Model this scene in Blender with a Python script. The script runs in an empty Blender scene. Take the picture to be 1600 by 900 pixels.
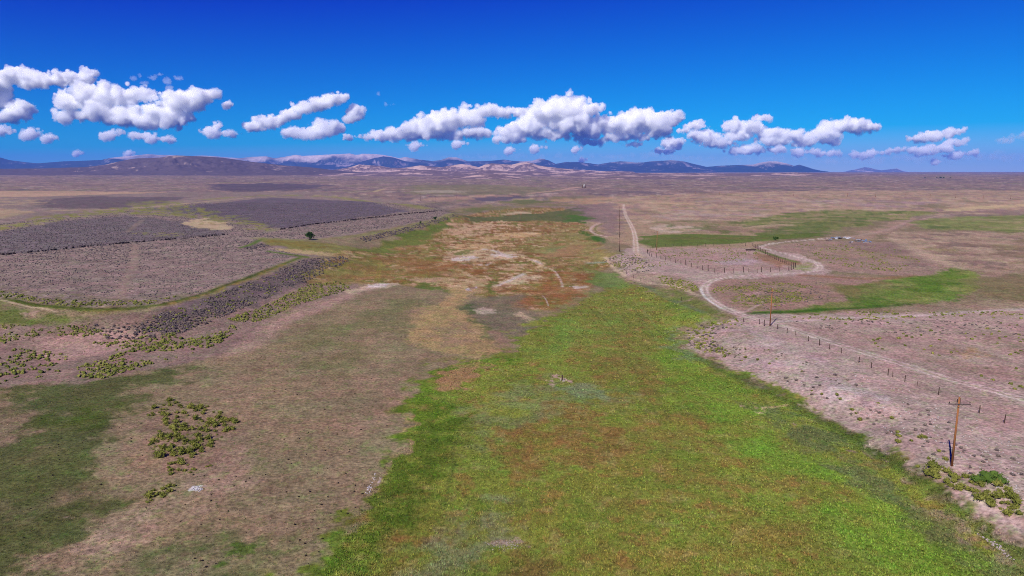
import bpy, bmesh, math, random
import numpy as np
from mathutils import Vector, Matrix

random.seed(7)
RNG = np.random.default_rng(7)
C = bpy.context.scene.collection
SC = bpy.context.scene

# ------------------------------------------------------------------ camera, world, sun, exposure
H = 45.0
F = 1067.0
PITCH = math.atan(181.0 / F)
cam = bpy.data.cameras.new('camera')
cam.sensor_width = 36.0
cam.lens = F / 1600.0 * 36.0
cam.clip_start = 0.5
cam.clip_end = 120000.0
camo = bpy.data.objects.new('camera', cam)
camo.location = (0, 0, H)
camo.rotation_euler = (math.radians(90) - PITCH, 0, 0)
C.objects.link(camo)
SC.camera = camo

SUN_AZ = math.radians(210.5)      # clockwise from +Y: behind the camera, to its left
SUN_EL = math.radians(44.0)
world = bpy.data.worlds.new('World')
SC.world = world
world.use_nodes = True
wn = world.node_tree.nodes
wl = world.node_tree.links
wn.clear()
w_out = wn.new('ShaderNodeOutputWorld')
w_bg = wn.new('ShaderNodeBackground')
w_sky = wn.new('ShaderNodeTexSky')
w_sky.sky_type = 'NISHITA'
w_sky.sun_disc = False
w_sky.sun_elevation = SUN_EL
w_sky.sun_rotation = SUN_AZ
w_sky.altitude = 2000.0
w_sky.air_density = 1.0
w_sky.dust_density = 0.1
w_sky.ozone_density = 3.0
w_sep = wn.new('ShaderNodeSeparateColor')
w_com = wn.new('ShaderNodeCombineColor')
wl.new(w_sky.outputs['Color'], w_sep.inputs[0])
SKY_GAIN = ((0.92, -5.4), (0.72, -1.75), (0.8, 0.9))
for k in range(3):
    m = wn.new('ShaderNodeMath'); m.operation = 'MULTIPLY_ADD'
    m.inputs[1].default_value = SKY_GAIN[k][0]; m.inputs[2].default_value = SKY_GAIN[k][1]
    wl.new(w_sep.outputs[k], m.inputs[0])
    m2 = wn.new('ShaderNodeMath'); m2.operation = 'MAXIMUM'; m2.inputs[1].default_value = 0.0
    wl.new(m.outputs[0], m2.inputs[0])
    wl.new(m2.outputs[0], w_com.inputs[k])
wl.new(w_com.outputs[0], w_bg.inputs['Color'])
w_bg.inputs['Strength'].default_value = 0.096
wl.new(w_bg.outputs[0], w_out.inputs['Surface'])

sun = bpy.data.lights.new('sun', 'SUN')
sun.energy = 5.0
sun.angle = math.radians(0.5)
sun.color = (1.0, 0.945, 0.85)
suno = bpy.data.objects.new('sun', sun)
sdir = Vector((math.sin(SUN_AZ) * math.cos(SUN_EL), math.cos(SUN_AZ) * math.cos(SUN_EL), math.sin(SUN_EL)))
suno.rotation_euler = sdir.to_track_quat('Z', 'Y').to_euler()
suno.location = (-60, -80, 300)
C.objects.link(suno)

SC.view_settings.view_transform = 'Standard'
SC.view_settings.look = 'None'
SC.view_settings.exposure = 0.2
SC.view_settings.gamma = 1.0
SC.view_settings.use_curve_mapping = False
SC.render.engine = 'CYCLES'
cy = SC.cycles
cy.use_denoising = True
cy.denoising_prefilter = 'NONE'
cy.filter_width = 1.0
cy.use_adaptive_sampling = True
cy.adaptive_threshold = 0.008
cy.max_bounces = 40
cy.diffuse_bounces = 2
cy.glossy_bounces = 1
cy.transmission_bounces = 2
cy.transparent_max_bounces = 48
cy.volume_bounces = 36
cy.sample_clamp_indirect = 6.0

# ------------------------------------------------------------------ small helpers
def srgb(c):
    c = np.asarray(c, dtype=np.float64) / 255.0
    return np.where(c <= 0.04045, c / 12.92, ((c + 0.055) / 1.055) ** 2.4)

K_LIGHT = 1.45                      # how bright a level, fully lit white surface renders
def alb(c, k=1.0):
    """a colour as it looks in full sun -> the albedo that gives it"""
    return np.clip(srgb(c) / K_LIGHT * k, 0.003, 0.85)

_PERM = np.random.default_rng(11).permutation(4096)
_GA = np.random.default_rng(12).random(4096) * 2 * math.pi
_GX, _GY = np.cos(_GA), np.sin(_GA)
def _h(ix, iy):
    return _PERM[(_PERM[ix & 4095] + iy) & 4095]
def perlin(x, y):
    ix = np.floor(x).astype(np.int64); iy = np.floor(y).astype(np.int64)
    fx = x - ix; fy = y - iy
    u = fx * fx * fx * (fx * (fx * 6 - 15) + 10); v = fy * fy * fy * (fy * (fy * 6 - 15) + 10)
    def g(dx, dy):
        h = _h(ix + dx, iy + dy)
        return _GX[h] * (fx - dx) + _GY[h] * (fy - dy)
    a = g(0, 0); b = g(1, 0); c = g(0, 1); d = g(1, 1)
    return ((a + u * (b - a)) * (1 - v) + (c + u * (d - c)) * v) * 1.5
def fbm(x, y, oct=4, gain=0.5, off=0.0):
    s = 0; a = 1; t = 0; f = 1.0
    for i in range(oct):
        s = s + a * perlin(x * f + off + i * 17.3, y * f + off * 0.7 + i * 9.1)
        t += a; a *= gain; f *= 2.03
    return s / t * 1.6
def ridged(x, y, oct=4, off=0.0):
    s = 0; a = 1; t = 0; f = 1.0
    for i in range(oct):
        s = s + a * (1 - np.abs(perlin(x * f + off + i * 7.7, y * f - off + i * 3.1)) * 1.6)
        t += a; a *= 0.5; f *= 2.07
    return s / t
def sstep(a, b, x):
    t = np.clip((x - a) / (b - a), 0, 1)
    return t * t * (3 - 2 * t)

cP, sP = math.cos(PITCH), math.sin(PITCH)
def ray(px, py):
    cx = (px - 800.0) / F; cv = (450.0 - py) / F
    return cx, cP + cv * sP, -sP + cv * cP
def flat_at(px, py, z=0.0):
    """where the line of sight through a point of the photograph meets level ground"""
    px = np.asarray(px, float); py = np.asarray(py, float)
    dx, dy, dz = ray(px, py)
    t = (z - H) / np.minimum(dz, -1e-4)
    return dx * t, dy * t

# ---- signed distance to polygons and distance to polylines, in metres on the ground
def seg_dist(x, y, ax, ay, bx, by):
    ex, ey = bx - ax, by - ay
    L = ex * ex + ey * ey + 1e-12
    t = np.clip(((x - ax) * ex + (y - ay) * ey) / L, 0, 1)
    return np.hypot(x - ax - t * ex, y - ay - t * ey)
def poly_sd(x, y, P):
    """positive inside"""
    n = len(P); d = np.full(x.shape, 1e12); ins = np.zeros(x.shape, bool)
    for i in range(n):
        ax, ay = P[i]; bx, by = P[(i + 1) % n]
        d = np.minimum(d, seg_dist(x, y, ax, ay, bx, by))
        if ay != by:
            cond = ((ay > y) != (by > y)) & (x < (bx - ax) * (y - ay) / (by - ay) + ax)
            ins ^= cond
    return np.where(ins, d, -d)

# ------------------------------------------------------------------ terrain height
def flat_poly(pts, z=0.0):
    a = np.array(pts, float)
    X, Y = flat_at(a[:, 0], a[:, 1], z)
    return np.stack([X, Y], 1)
LB = flat_poly([(-1500, 440), (0, 476), (100, 489), (240, 487), (330, 463), (420, 426), (490, 404), (520, 396), (480, 385),
                (540, 374), (600, 362), (650, 350), (700, 338), (640, 322), (400, 308), (-1500, 300)], 3)
RB = flat_poly([(962, 392), (1020, 420), (1085, 438), (1130, 490), (1195, 506), (1185, 520), (1270, 575), (1400, 645),
                (1560, 745), (1750, 870), (2900, 1000), (2900, 345), (1290, 345), (1000, 372)], 2)
def terrain(x, y):
    x = np.asarray(x, float); y = np.asarray(y, float)
    r = np.hypot(x, y)
    z = 20 * sstep(1400, 6000, r) + 28 * sstep(6000, 21000, r)
    near = r < 2500
    lb = np.zeros_like(r); rb = np.zeros_like(r)
    if near.any():
        xx, yy, rr = x[near], y[near], r[near]
        wob = fbm(xx / 25, yy / 25, 3) * 4
        w = np.clip(rr * 0.16, 14, 42)
        lb[near] = sstep(-1, 0.02, (poly_sd(xx, yy, LB) + wob) / w) * 5.0
        w = np.clip(rr * 0.11, 12, 26)
        rb[near] = sstep(-1, 0.02, (poly_sd(xx, yy, RB) + wob) / w) * 2.6
    z = z + (lb + rb) * (1 - sstep(900, 1800, r))
    z = z + 0.30 * fbm(x / 38, y / 38, 3, off=3.3) + 0.10 * fbm(x / 7, y / 7, 2, off=5.1) * (r < 600)
    amp = 1.0 * sstep(300, 900, r) + 3.5 * sstep(1500, 4500, r)
    z = z + amp * fbm(x / 420, y / 420, 4, off=8.8)
    return z
def at(px, py):
    """a point of the photograph -> the spot on the ground it shows"""
    px = np.atleast_1d(np.asarray(px, float)); py = np.atleast_1d(np.asarray(py, float))
    dx, dy, dz = ray(px, py)
    z = np.zeros_like(px)
    for i in range(14):
        t = (H - z) / np.maximum(-dz, 2e-3)
        t = np.minimum(t, 9000.0)
        zn = terrain(dx * t, dy * t)
        z = z * 0.4 + zn * 0.6
    t = np.minimum((H - z) / np.maximum(-dz, 2e-3), 9000.0)
    return dx * t, dy * t
def at1(px, py):
    X, Y = at(px, py)
    return float(X[0]), float(Y[0])
def tz(x, y):
    return float(terrain(np.array([x]), np.array([y]))[0])
def W(pts):
    a = np.array(pts, float)
    X, Y = at(a[:, 0], a[:, 1])
    return np.stack([X, Y], 1)

# ------------------------------------------------------------------ the ground's map of soils and plants
LAYERS = []
L_, R_ = -1300, 2900
def P(col, pts, soft=2.0, warp=2.0, op=1.0, n=None, sage=0.0, lam=None):
    q = W(pts)
    dc = float(np.median(np.hypot(q[:, 0], q[:, 1])))
    LAYERS.append(dict(kind='p', col=alb(col), q=q, soft=soft, warp=warp, op=op, n=n, sage=sage, dc=dc, lam=lam or max(3.0, dc * 0.07)))
def S(col, pts, w, soft=0.5, warp=0.0, op=1.0, n=None, off=0.0, sage=0.0):
    q = W(pts)
    # smooth the line
    for _ in range(2):
        r = [q[0]]
        for i in range(len(q) - 1):
            r.append(q[i] * 0.75 + q[i + 1] * 0.25); r.append(q[i] * 0.25 + q[i + 1] * 0.75)
        r.append(q[-1]); q = np.array(r)
    if off:
        t = np.gradient(q, axis=0); t /= np.linalg.norm(t, axis=1)[:, None] + 1e-9
        q = q + np.stack([-t[:, 1], t[:, 0]], 1) * off
    dc = float(np.median(np.hypot(q[:, 0], q[:, 1])))
    LAYERS.append(dict(kind='s', col=alb(col), q=q, w=w, soft=soft, warp=warp, op=op, n=n, sage=sage, dc=dc, lam=max(3.0, dc * 0.07)))

# -- colours as they look in sun
SAGE = (148, 127, 117); SAGED = (120, 107, 107); SAGEF = (150, 124, 112)
FLAT = (147, 128, 99); PINK = (186, 160, 148); TAN = (178, 150, 110); SALT = (212, 194, 182)
GRN = (130, 136, 58); BGRN = (116, 150, 52); DGRN = (86, 108, 34); OLIVE = (134, 122, 66); RUST = (138, 98, 54)

# left: sagebrush benches
P(SAGE, [(L_, 300), (500, 300), (640, 315), (715, 332), (690, 341), (600, 358), (540, 370), (480, 376), (400, 372), (440, 384), (470, 395), (500, 400),
         (430, 420), (330, 458), (240, 480), (100, 482), (0, 466), (L_, 420)], 2, 1.5, sage=1.0)
P(SAGED, [(L_, 412), (0, 399), (180, 381), (360, 367), (345, 358), (270, 345), (200, 337), (100, 345), (0, 362), (L_, 380)], 1, 1.5, 0.9, sage=1.0)
P((108, 95, 104), [(230, 326), (330, 318), (440, 310), (560, 316), (640, 330), (560, 340), (440, 358), (400, 350), (350, 340), (300, 334)], 2, 2, 0.9, sage=1.0)
P((100, 86, 92), [(60, 312), (150, 306), (300, 309), (240, 318), (180, 326), (60, 324)], 3, 3, 0.7, sage=0.8)
P((96, 84, 98), [(330, 288), (420, 286), (520, 290), (480, 296), (380, 300), (330, 296)], 3, 3, 0.8)
P((140, 136, 70), [(L_, 372), (0, 352), (60, 338), (150, 329), (240, 318), (280, 314), (300, 320), (330, 330), (390, 344), (430, 358), (400, 363), (370, 352),
                   (310, 341), (250, 337), (180, 334), (100, 342), (0, 360), (L_, 385)], 3, 3, 0.95, n=(0.10, -0.35, 0.3))
P((150, 144, 78), [(0, 352), (40, 346), (110, 344), (60, 352), (0, 359)], 2, 2, 0.8, n=(0.1, -0.3, 0.2))
P((146, 140, 72), [(210, 364), (270, 363), (300, 366), (270, 371), (220, 368)], 2, 3, 0.7, n=(0.2, -0.2, 0.3))
P((140, 134, 82), [(180, 316), (250, 313), (300, 317), (220, 322)], 2, 3, 0.8, n=(0.05, -0.3, 0.2))
P((196, 170, 136), [(283, 348), (320, 340), (350, 349), (364, 358), (330, 360), (300, 355)], 1, 2)
P((150, 138, 80), [(295, 346), (320, 344), (345, 350), (320, 352)], 1.5, 3, 0.6, n=(0.2, -0.1, 0.3))
P((192, 158, 130), [(L_, 300), (0, 298.5), (130, 298.5), (260, 301), (150, 304), (60, 307.5), (0, 308), (L_, 312)], 1, 1.5)
P((178, 154, 124), [(L_, 311), (0, 309), (70, 312), (78, 320), (0, 322), (L_, 326)], 2, 3, 0.8, n=(0.03, -0.2, 0.2))
P((184, 156, 126), [(0, 326), (35, 326), (40, 330), (70, 329), (20, 336), (0, 341), (L_, 352), (L_, 344)], 1, 2, 0.9)
S((178, 156, 122), [(0, 341), (20, 336), (60, 330), (170, 328), (260, 321), (340, 314), (430, 306), (500, 304), (560, 309)], 7, 4, 2, 0.8)
S((148, 142, 78), [(320, 312), (400, 306), (450, 305), (520, 307), (560, 313), (620, 320), (665, 326)], 16, 10, 3, 0.75)
S((172, 148, 122), [(330, 309), (380, 307), (420, 306)], 14, 8, 2, 0.7)
S((84, 74, 74), [(L_, 432), (0, 398.5), (90, 390), (180, 381), (275, 373)], 1.4, 0.8, 0.4, 0.9)
S((84, 74, 74), [(287, 373), (320, 370), (356, 366.5)], 1.4, 0.8, 0.4, 0.9)
S((92, 80, 84), [(438, 359), (480, 352), (560, 343), (640, 334), (690, 330)], 2.0, 1, 0.6, 0.85)
S((150, 128, 112), [(200, 362), (212, 352), (222, 344)], 3, 2, 1, 0.6)
S((168, 140, 122), [(180, 470), (205, 425), (212, 385), (205, 378)], 2.2, 2.5, 1, 0.45)
P((152, 124, 116), [(100, 420), (260, 400), (380, 405), (300, 440), (150, 455)], 10, 4, 0.35, n=(0.05, -0.2, 0.4))
P((120, 112, 72), [(L_, 440), (0, 448), (60, 455), (150, 465), (240, 468), (330, 450), (240, 480), (100, 482), (0, 466)], 3, 3, 0.6, n=(0.25, -0.2, 0.3))
# notch between the two benches
P((140, 132, 76), [(400, 374), (480, 376), (560, 388), (640, 402), (560, 402), (470, 390), (420, 382)], 1.5, 2, 1.0)
P((136, 118, 58), [(420, 374), (470, 377), (540, 386), (500, 388), (440, 384), (410, 378)], 1.5, 2, 0.8, n=(0.08, -0.4, 0.2))
P((188, 162, 118), [(420, 388), (470, 389), (520, 395), (600, 403), (560, 404), (500, 399), (450, 393)], 1, 1.5, 0.9)
S((96, 118, 40), [(375, 388), (395, 382), (402, 376), (412, 372)], 3, 1.5, 0.5, 0.9)
S((92, 112, 34), [(420, 393), (450, 397), (470, 400), (480, 402)], 3, 1.5, 0.5, 0.9)
S((142, 138, 84), [(400, 372), (480, 376), (560, 368), (620, 360), (690, 341), (715, 334)], 5, 4, 2, 0.7)
# left bank
P((150, 124, 112), [(L_, 540), (0, 512), (60, 506), (100, 500), (240, 487), (330, 464), (420, 428), (480, 405), (520, 404), (560, 436), (552, 455), (470, 478), (420, 500),
                    (370, 540), (320, 560), (230, 580), (130, 597), (0, 607), (L_, 650)], 1.5, 2)
P((112, 98, 98), [(240, 488), (330, 464), (420, 428), (480, 405), (510, 405), (500, 425), (430, 460), (350, 490), (270, 520), (210, 520)], 3, 3, 0.75, sage=0.8)
P((182, 146, 134), [(55, 540), (100, 524), (180, 518), (225, 522), (215, 540), (150, 556), (100, 566), (60, 560)], 2, 2.5, 0.9)
P((178, 144, 130), [(330, 560), (420, 500), (470, 478), (560, 452), (600, 450), (520, 475), (440, 510), (400, 545)], 4, 2.5, 0.85)
P((104, 112, 52), [(L_, 470), (0, 472), (60, 486), (150, 497), (140, 504), (60, 507), (0, 514), (L_, 540)], 2, 2, 0.9, n=(0.1, -0.6, 0.2))
P((130, 108, 92), [(140, 495), (240, 488), (300, 480), (240, 510), (160, 515), (60, 525)], 4, 3, 0.6)
P((132, 130, 60), [(480, 420), (560, 405), (600, 410), (610, 425), (545, 446), (470, 470), (400, 500), (440, 470), (490, 440)], 4, 3, 0.7, n=(0.15, -0.2, 0.4))
DITCH = [(L_, 425), (0, 466), (60, 479), (130, 485), (240, 481), (330, 458), (420, 421), (472, 402)]
S((126, 122, 62), DITCH, 3.4, 1.8, 0.8, 0.8, n=(0.12, -0.7, 0.1))
S((88, 100, 36), DITCH, 1.7, 0.9, 0.5, 0.95, n=(0.2, -1.0, -0.2))
S((152, 124, 70), [(270, 474), (330, 459), (380, 440), (420, 422), (450, 410)], 2.2, 1.0, 0.5, 0.8, n=(0.15, -0.4, 0.2))
S((60, 70, 24), [(0, 464.5), (60, 477), (130, 483.5), (240, 479.5), (330, 456), (420, 420)], 0.9, 0.6, 0.4, 0.8, n=(0.3, -0.6, 0.1))
S((196, 172, 140), [(0, 469), (40, 478), (90, 487)], 0.8, 0.5, 0.4, 0.9)
P((176, 150, 130), [(40, 489), (62, 485), (55, 497), (38, 496)], 1, 3, 0.8)
# left flats, lower
P((150, 126, 98), [(L_, 600), (0, 605), (230, 585), (380, 545), (480, 500), (640, 450), (700, 445), (690, 480), (640, 540), (600, 600), (560, 700), (520, 800), (480, 1000), (L_, 1200)], 8, 3, 0.45, n=(0.08, -0.1, 0.5))
P((118, 116, 72), [(400, 560), (520, 500), (640, 460), (690, 470), (640, 530), (560, 560), (500, 620), (420, 640)], 14, 5, 0.6, n=(0.06, -0.3, 0.3))
P((166, 132, 112), [(320, 620), (400, 560), (520, 590), (640, 570), (640, 640), (560, 680), (430, 660)], 14, 5, 0.4, n=(0.06, -0.2, 0.3))
P((94, 98, 56), [(L_, 605), (0, 607), (130, 600), (230, 582), (270, 573), (300, 578), (285, 590), (300, 598), (240, 600), (200, 604), (225, 622), (190, 655), (150, 690), (150, 740),
                 (185, 780), (150, 830), (60, 880), (0, 930), (-300, 1150), (L_, 1150)], 5, 4, 0.95, n=(0.05, -1.1, -0.2))
P((76, 92, 32), [(110, 635), (165, 630), (165, 660), (130, 668), (100, 655)], 8, 5, 0.8)
P((84, 98, 42), [(0, 780), (80, 720), (130, 730), (90, 790), (40, 860), (0, 880)], 14, 6, 0.5, n=(0.1, -0.4, 0.3))
P((154, 130, 106), [(L_, 610), (0, 622), (50, 632), (66, 655), (40, 680), (0, 700), (L_, 720)], 6, 5, 0.8, n=(0.08, -0.8, 0.1))
P((172, 142, 122), [(215, 785), (260, 770), (320, 735), (365, 700), (395, 715), (390, 745), (330, 790), (250, 835), (150, 870), (50, 905), (40, 895), (160, 830)], 5, 4, 0.75, n=(0.1, -0.5, 0.2))
P((152, 124, 104), [(212, 655), (260, 630), (330, 632), (375, 655), (372, 700), (335, 735), (280, 748), (228, 730), (222, 690)], 4, 4, 0.7)
P((96, 106, 60), [(180, 900), (260, 850), (360, 810), (420, 830), (460, 880), (470, 1000), (200, 1000)], 12, 6, 0.75, n=(0.08, -0.6, 0.2))
P((76, 104, 30), [(350, 862), (380, 850), (400, 855), (385, 872), (358, 874)], 3, 5, 0.8)
P((186, 158, 140), [(110, 808), (128, 803), (135, 810), (118, 814)], 1, 4, 0.7, n=(0.6, -0.3, 0.3))
P((186, 158, 140), [(195, 736), (210, 733), (212, 738), (198, 740)], 1, 4, 0.6, n=(0.6, -0.3, 0.3))
P((214, 204, 204), [(297, 764), (308, 759), (318, 764), (312, 769), (300, 769)], 0.6, 2.5, 1.0)
P((170, 138, 118), [(205, 830), (240, 820), (255, 828), (225, 842)], 3, 4, 0.7)
# valley middle: sedges, salt and dry grass
P((164, 132, 86), [(470, 440), (500, 412), (540, 395), (620, 375), (690, 345), (740, 335), (800, 325), (880, 325), (922, 342), (930, 372), (950, 395), (940, 440),
                   (905, 462), (870, 488), (780, 482), (735, 452), (640, 447), (560, 442)], 3, 3)
MID = [(470, 440), (500, 412), (540, 395), (620, 375), (690, 345), (740, 335), (800, 325), (880, 325), (922, 342), (930, 372), (950, 395), (940, 440), (905, 462), (870, 488), (780, 482), (735, 452), (640, 447), (560, 442)]
P((128, 126, 60), MID, 3, 3, 0.85, n=(0.035, 0.0, 0.22))
P((182, 146, 106), MID, 3, 3, 0.8, n=(0.05, 0.12, 0.34))
P((140, 98, 56), MID, 3, 3, 0.75, n=(0.085, 0.08, 0.3))
P((112, 116, 50), MID, 3, 3, 0.7, n=(0.13, 0.15, 0.4))
P((196, 164, 128), MID, 3, 3, 0.75, n=(0.17, 0.28, 0.5))
P((122, 88, 52), MID, 3, 3, 0.6, n=(0.26, 0.15, 0.45))
P((138, 130, 70), [(485, 425), (530, 405), (590, 406), (610, 425), (560, 441), (500, 442)], 4, 4, 0.8, n=(0.05, -0.5, 0.2))
P((148, 112, 66), [(540, 412), (600, 400), (680, 405), (700, 425), (640, 437), (560, 436)], 4, 4, 0.7, n=(0.06, -0.3, 0.3))
P((116, 124, 56), [(545, 392), (620, 375), (680, 348), (715, 335), (700, 352), (660, 378), (610, 396)], 3, 4, 0.95)
P((104, 120, 50), [(630, 372), (690, 347), (712, 338), (690, 356), (650, 376)], 3, 3, 0.6)
P((100, 104, 62), [(720, 336), (800, 336), (880, 330), (905, 322), (925, 345), (920, 350), (860, 345), (780, 346), (730, 344)], 2, 2.5, 0.9)
P((78, 112, 38), [(880, 334), (905, 336), (920, 344), (912, 350), (890, 345)], 2, 3, 0.8)
P((66, 108, 34), [(914, 358), (922, 366), (945, 374), (945, 380), (920, 374), (912, 366)], 2, 2, 0.9)
P((152, 140, 84), [(860, 365), (900, 355), (925, 380), (960, 392), (940, 412), (890, 405), (840, 395), (800, 390), (820, 378)], 4, 4, 0.85, n=(0.04, -0.6, 0.2))
P((136, 142, 88), [(845, 392), (880, 385), (870, 392), (850, 397)], 2, 3, 0.8)
P((168, 130, 92), [(860, 392), (905, 381), (925, 388), (905, 398), (860, 404), (840, 402)], 2.5, 3, 0.8)
P((200, 162, 128), [(690, 362), (710, 350), (760, 348), (790, 346), (785, 356), (765, 366), (720, 368)], 1.5, 6, 0.9, n=(0.06, -0.7, -0.1))
P((204, 166, 120), [(735, 372), (780, 366), (805, 361), (845, 364), (830, 371), (790, 374), (745, 378)], 2, 4, 0.9)
P((148, 108, 68), [(770, 360), (800, 355), (850, 355), (870, 362), (840, 362), (800, 362), (770, 367)], 2.5, 4, 0.7)
P((198, 160, 116), [(680, 384), (740, 380), (790, 382), (810, 383), (770, 388), (710, 390)], 2, 4, 0.85, n=(0.05, -0.7, 0.1))
P((186, 150, 116), [(682, 372), (710, 370), (720, 376), (690, 378)], 2, 4, 0.7)
P((206, 174, 138), [(690, 395), (720, 390), (760, 388), (800, 396), (806, 402), (770, 408), (720, 411), (690, 404)], 2, 3.5, 0.85)
P((106, 112, 46), [(706, 397), (730, 390), (760, 391), (735, 396), (715, 400)], 1.5, 3, 0.8)
P(SALT, [(704, 404), (722, 398), (745, 400), (752, 404), (740, 408), (712, 407)], 1, 3, 0.9)
P(SALT, [(768, 396), (785, 397), (804, 401), (796, 404), (778, 402)], 1, 3, 0.85)
S(SALT, [(756, 389), (772, 391), (782, 396)], 2.0, 1, 1, 0.9)
P((176, 138, 92), [(690, 408), (715, 414), (700, 416), (682, 408)], 1.5, 3, 0.7)
S((206, 186, 170), [(722, 412), (732, 416), (748, 413), (758, 416), (766, 411)], 1.1, 0.7, 0.8, 0.85)
P((204, 166, 132), [(784, 413), (826, 412), (830, 418), (800, 424), (785, 418)], 2, 4, 0.6, n=(0.1, -0.5, 0.2))
P((214, 180, 140), [(815, 402), (832, 404), (858, 416), (852, 420), (836, 412)], 1, 2.5, 0.9)
S(SALT, [(830, 406), (838, 408), (846, 413)], 1.4, 0.7, 0.6)
S((206, 180, 150), [(852, 418), (866, 422), (870, 430), (875, 438), (878, 448)], 0.9, 0.5, 0.5, 0.9)
S(SALT, [(868, 424), (872, 432), (876, 438), (878, 448)], 0.55, 0.3, 0.3, 0.9)
P((208, 180, 146), [(774, 446), (784, 436), (808, 430), (838, 432), (826, 440), (792, 448)], 1, 3, 0.9)
S(SALT, [(778, 446), (795, 439), (818, 428)], 1.6, 0.8, 0.7, 0.9)
P((184, 154, 114), [(640, 440), (690, 434), (760, 436), (772, 444), (752, 456), (720, 462), (705, 458), (700, 446)], 2.5, 3.5, 0.85)
P((200, 186, 190), [(730, 452), (748, 446), (750, 450), (738, 454)], 0.7, 2, 0.9)
P((104, 118, 50), [(645, 441), (670, 441), (695, 447), (690, 454), (665, 455), (648, 448)], 1.5, 3, 0.85)
P((104, 116, 50), [(690, 455), (715, 451), (718, 454), (700, 460)], 1.5, 3, 0.8)
P((96, 112, 44), [(758, 450), (772, 436), (778, 437), (770, 450), (778, 456), (766, 459)], 1.5, 3, 0.8)
P((160, 118, 80), [(812, 470), (850, 450), (905, 452), (900, 465), (860, 480), (820, 482)], 3, 4, 0.75, n=(0.06, -0.6, 0.2))
P((186, 156, 118), [(888, 447), (918, 445), (927, 454), (918, 464), (905, 458)], 1.2, 3, 0.9)
P(SALT, [(888, 447), (900, 447), (904, 450), (892, 451)], 0.8, 2, 0.9)
P((198, 172, 146), [(545, 455), (570, 446), (600, 442), (616, 444), (600, 450), (575, 455), (550, 462)], 1.5, 3, 0.95)
P((214, 198, 192), [(572, 446), (592, 444), (612, 443), (590, 449), (574, 452)], 0.8, 2.5, 0.8)
P((190, 152, 124), [(625, 430), (640, 436), (690, 433), (670, 442), (640, 440)], 1, 3, 0.7)
P((186, 140, 110), [(690, 425), (735, 428), (760, 432), (700, 434)], 2, 3, 0.5)
for xa in (592, 596.5):
    S((150, 136, 64), [(xa, 412), (xa - 2, 424), (xa - 5, 440)], 0.6, 0.4, 0, 0.6)
CREAM = [(690, 372), (720, 350), (780, 344), (860, 362), (850, 380), (810, 400), (860, 420), (850, 440), (780, 450), (700, 450), (660, 440), (740, 425), (690, 410), (676, 390)]
P((210, 176, 140), CREAM, 3, 4, 0.8, n=(0.12, 0.22, 0.4))
P((130, 88, 50), CREAM, 3, 4, 0.7, n=(0.16, 0.2, 0.4))
P((152, 96, 54), [(840, 425), (900, 425), (930, 440), (925, 460), (880, 482), (820, 480), (800, 465), (830, 448)], 3, 5, 0.6, n=(0.1, -0.3, 0.15))
P((146, 96, 54), [(640, 412), (690, 405), (760, 412), (790, 424), (760, 430), (690, 424), (640, 425)], 3, 5, 0.6, n=(0.1, -0.3, 0.15))
S((214, 196, 180), [(900, 450), (915, 448)], 2.5, 1.2, 0.8, 0.9)
S((214, 196, 188), [(857, 478), (854, 468), (848, 462)], 0.25, 0.2, 0.3, 0.6)
# sandy tongue
P((176, 148, 102), [(702, 448), (732, 452), (728, 470), (724, 482), (742, 502), (766, 524), (790, 545), (785, 553), (740, 556), (690, 548), (634, 532), (654, 508), (664, 492), (690, 478), (706, 466)], 3, 3, 0.9)
P((188, 158, 108), [(660, 480), (690, 478), (670, 500), (640, 530), (632, 530)], 4, 4, 0.5)
P((148, 126, 102), [(680, 520), (720, 500), (740, 515), (740, 535), (700, 545), (670, 540)], 8, 5, 0.6)
P((126, 112, 92), [(722, 482), (760, 462), (810, 458), (830, 480), (836, 505), (810, 525), (780, 528), (750, 512), (728, 494)], 4, 4, 0.85)
P((90, 102, 58), [(722, 482), (742, 474), (750, 480), (735, 492), (748, 510), (768, 520), (782, 532), (765, 530), (735, 512), (722, 496)], 3, 4, 0.8, n=(0.15, -0.6, 0.2))
P((196, 172, 152), [(738, 484), (765, 482), (782, 484), (778, 489), (745, 489)], 1.2, 3, 0.85)
P((196, 168, 138), [(802, 490), (815, 488), (822, 500), (812, 508), (804, 498)], 1.2, 3, 0.8)
S((160, 126, 106), [(770, 518), (784, 530), (788, 544), (800, 552)], 2, 1.5, 0.5, 0.8)
# near meadow
P((136, 128, 78), [(985, 438), (1070, 474), (1000, 520), (700, 600), (600, 800), (520, 1000), (400, 1200), (470, 890), (545, 795), (585, 730), (628, 690), (628, 612), (680, 568), (735, 554), (790, 548), (812, 508), (860, 486), (930, 450)], 3, 6, 0.8, n=(0.25, -0.4, 0.1))
P(GRN, [(985, 438), (1070, 474), (1112, 500), (1065, 515), (1073, 545), (1250, 630), (1400, 706), (1500, 784), (1640, 880), (2000, 1200), (430, 1200), (500, 890), (560, 795), (596, 730),
        (640, 690), (642, 615), (690, 572), (740, 560), (800, 553), (820, 512), (870, 492), (935, 455)], 1.5, 5)
P((130, 130, 62), [(900, 470), (980, 440), (1060, 475), (1040, 560), (1000, 600), (920, 560), (880, 510)], 10, 4, 0.7)
P((112, 136, 66), [(935, 420), (980, 425), (1000, 442), (960, 452), (920, 440)], 3, 4, 0.8)
P((144, 118, 66), [(890, 520), (960, 500), (1030, 560), (1060, 620), (1010, 640), (940, 600), (900, 560)], 12, 6, 0.6, n=(0.12, -0.3, 0.4))
P((144, 118, 66), [(1000, 600), (1120, 640), (1250, 760), (1300, 900), (1100, 1000), (950, 900), (960, 760)], 20, 6, 0.6, n=(0.12, -0.3, 0.45))
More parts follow.
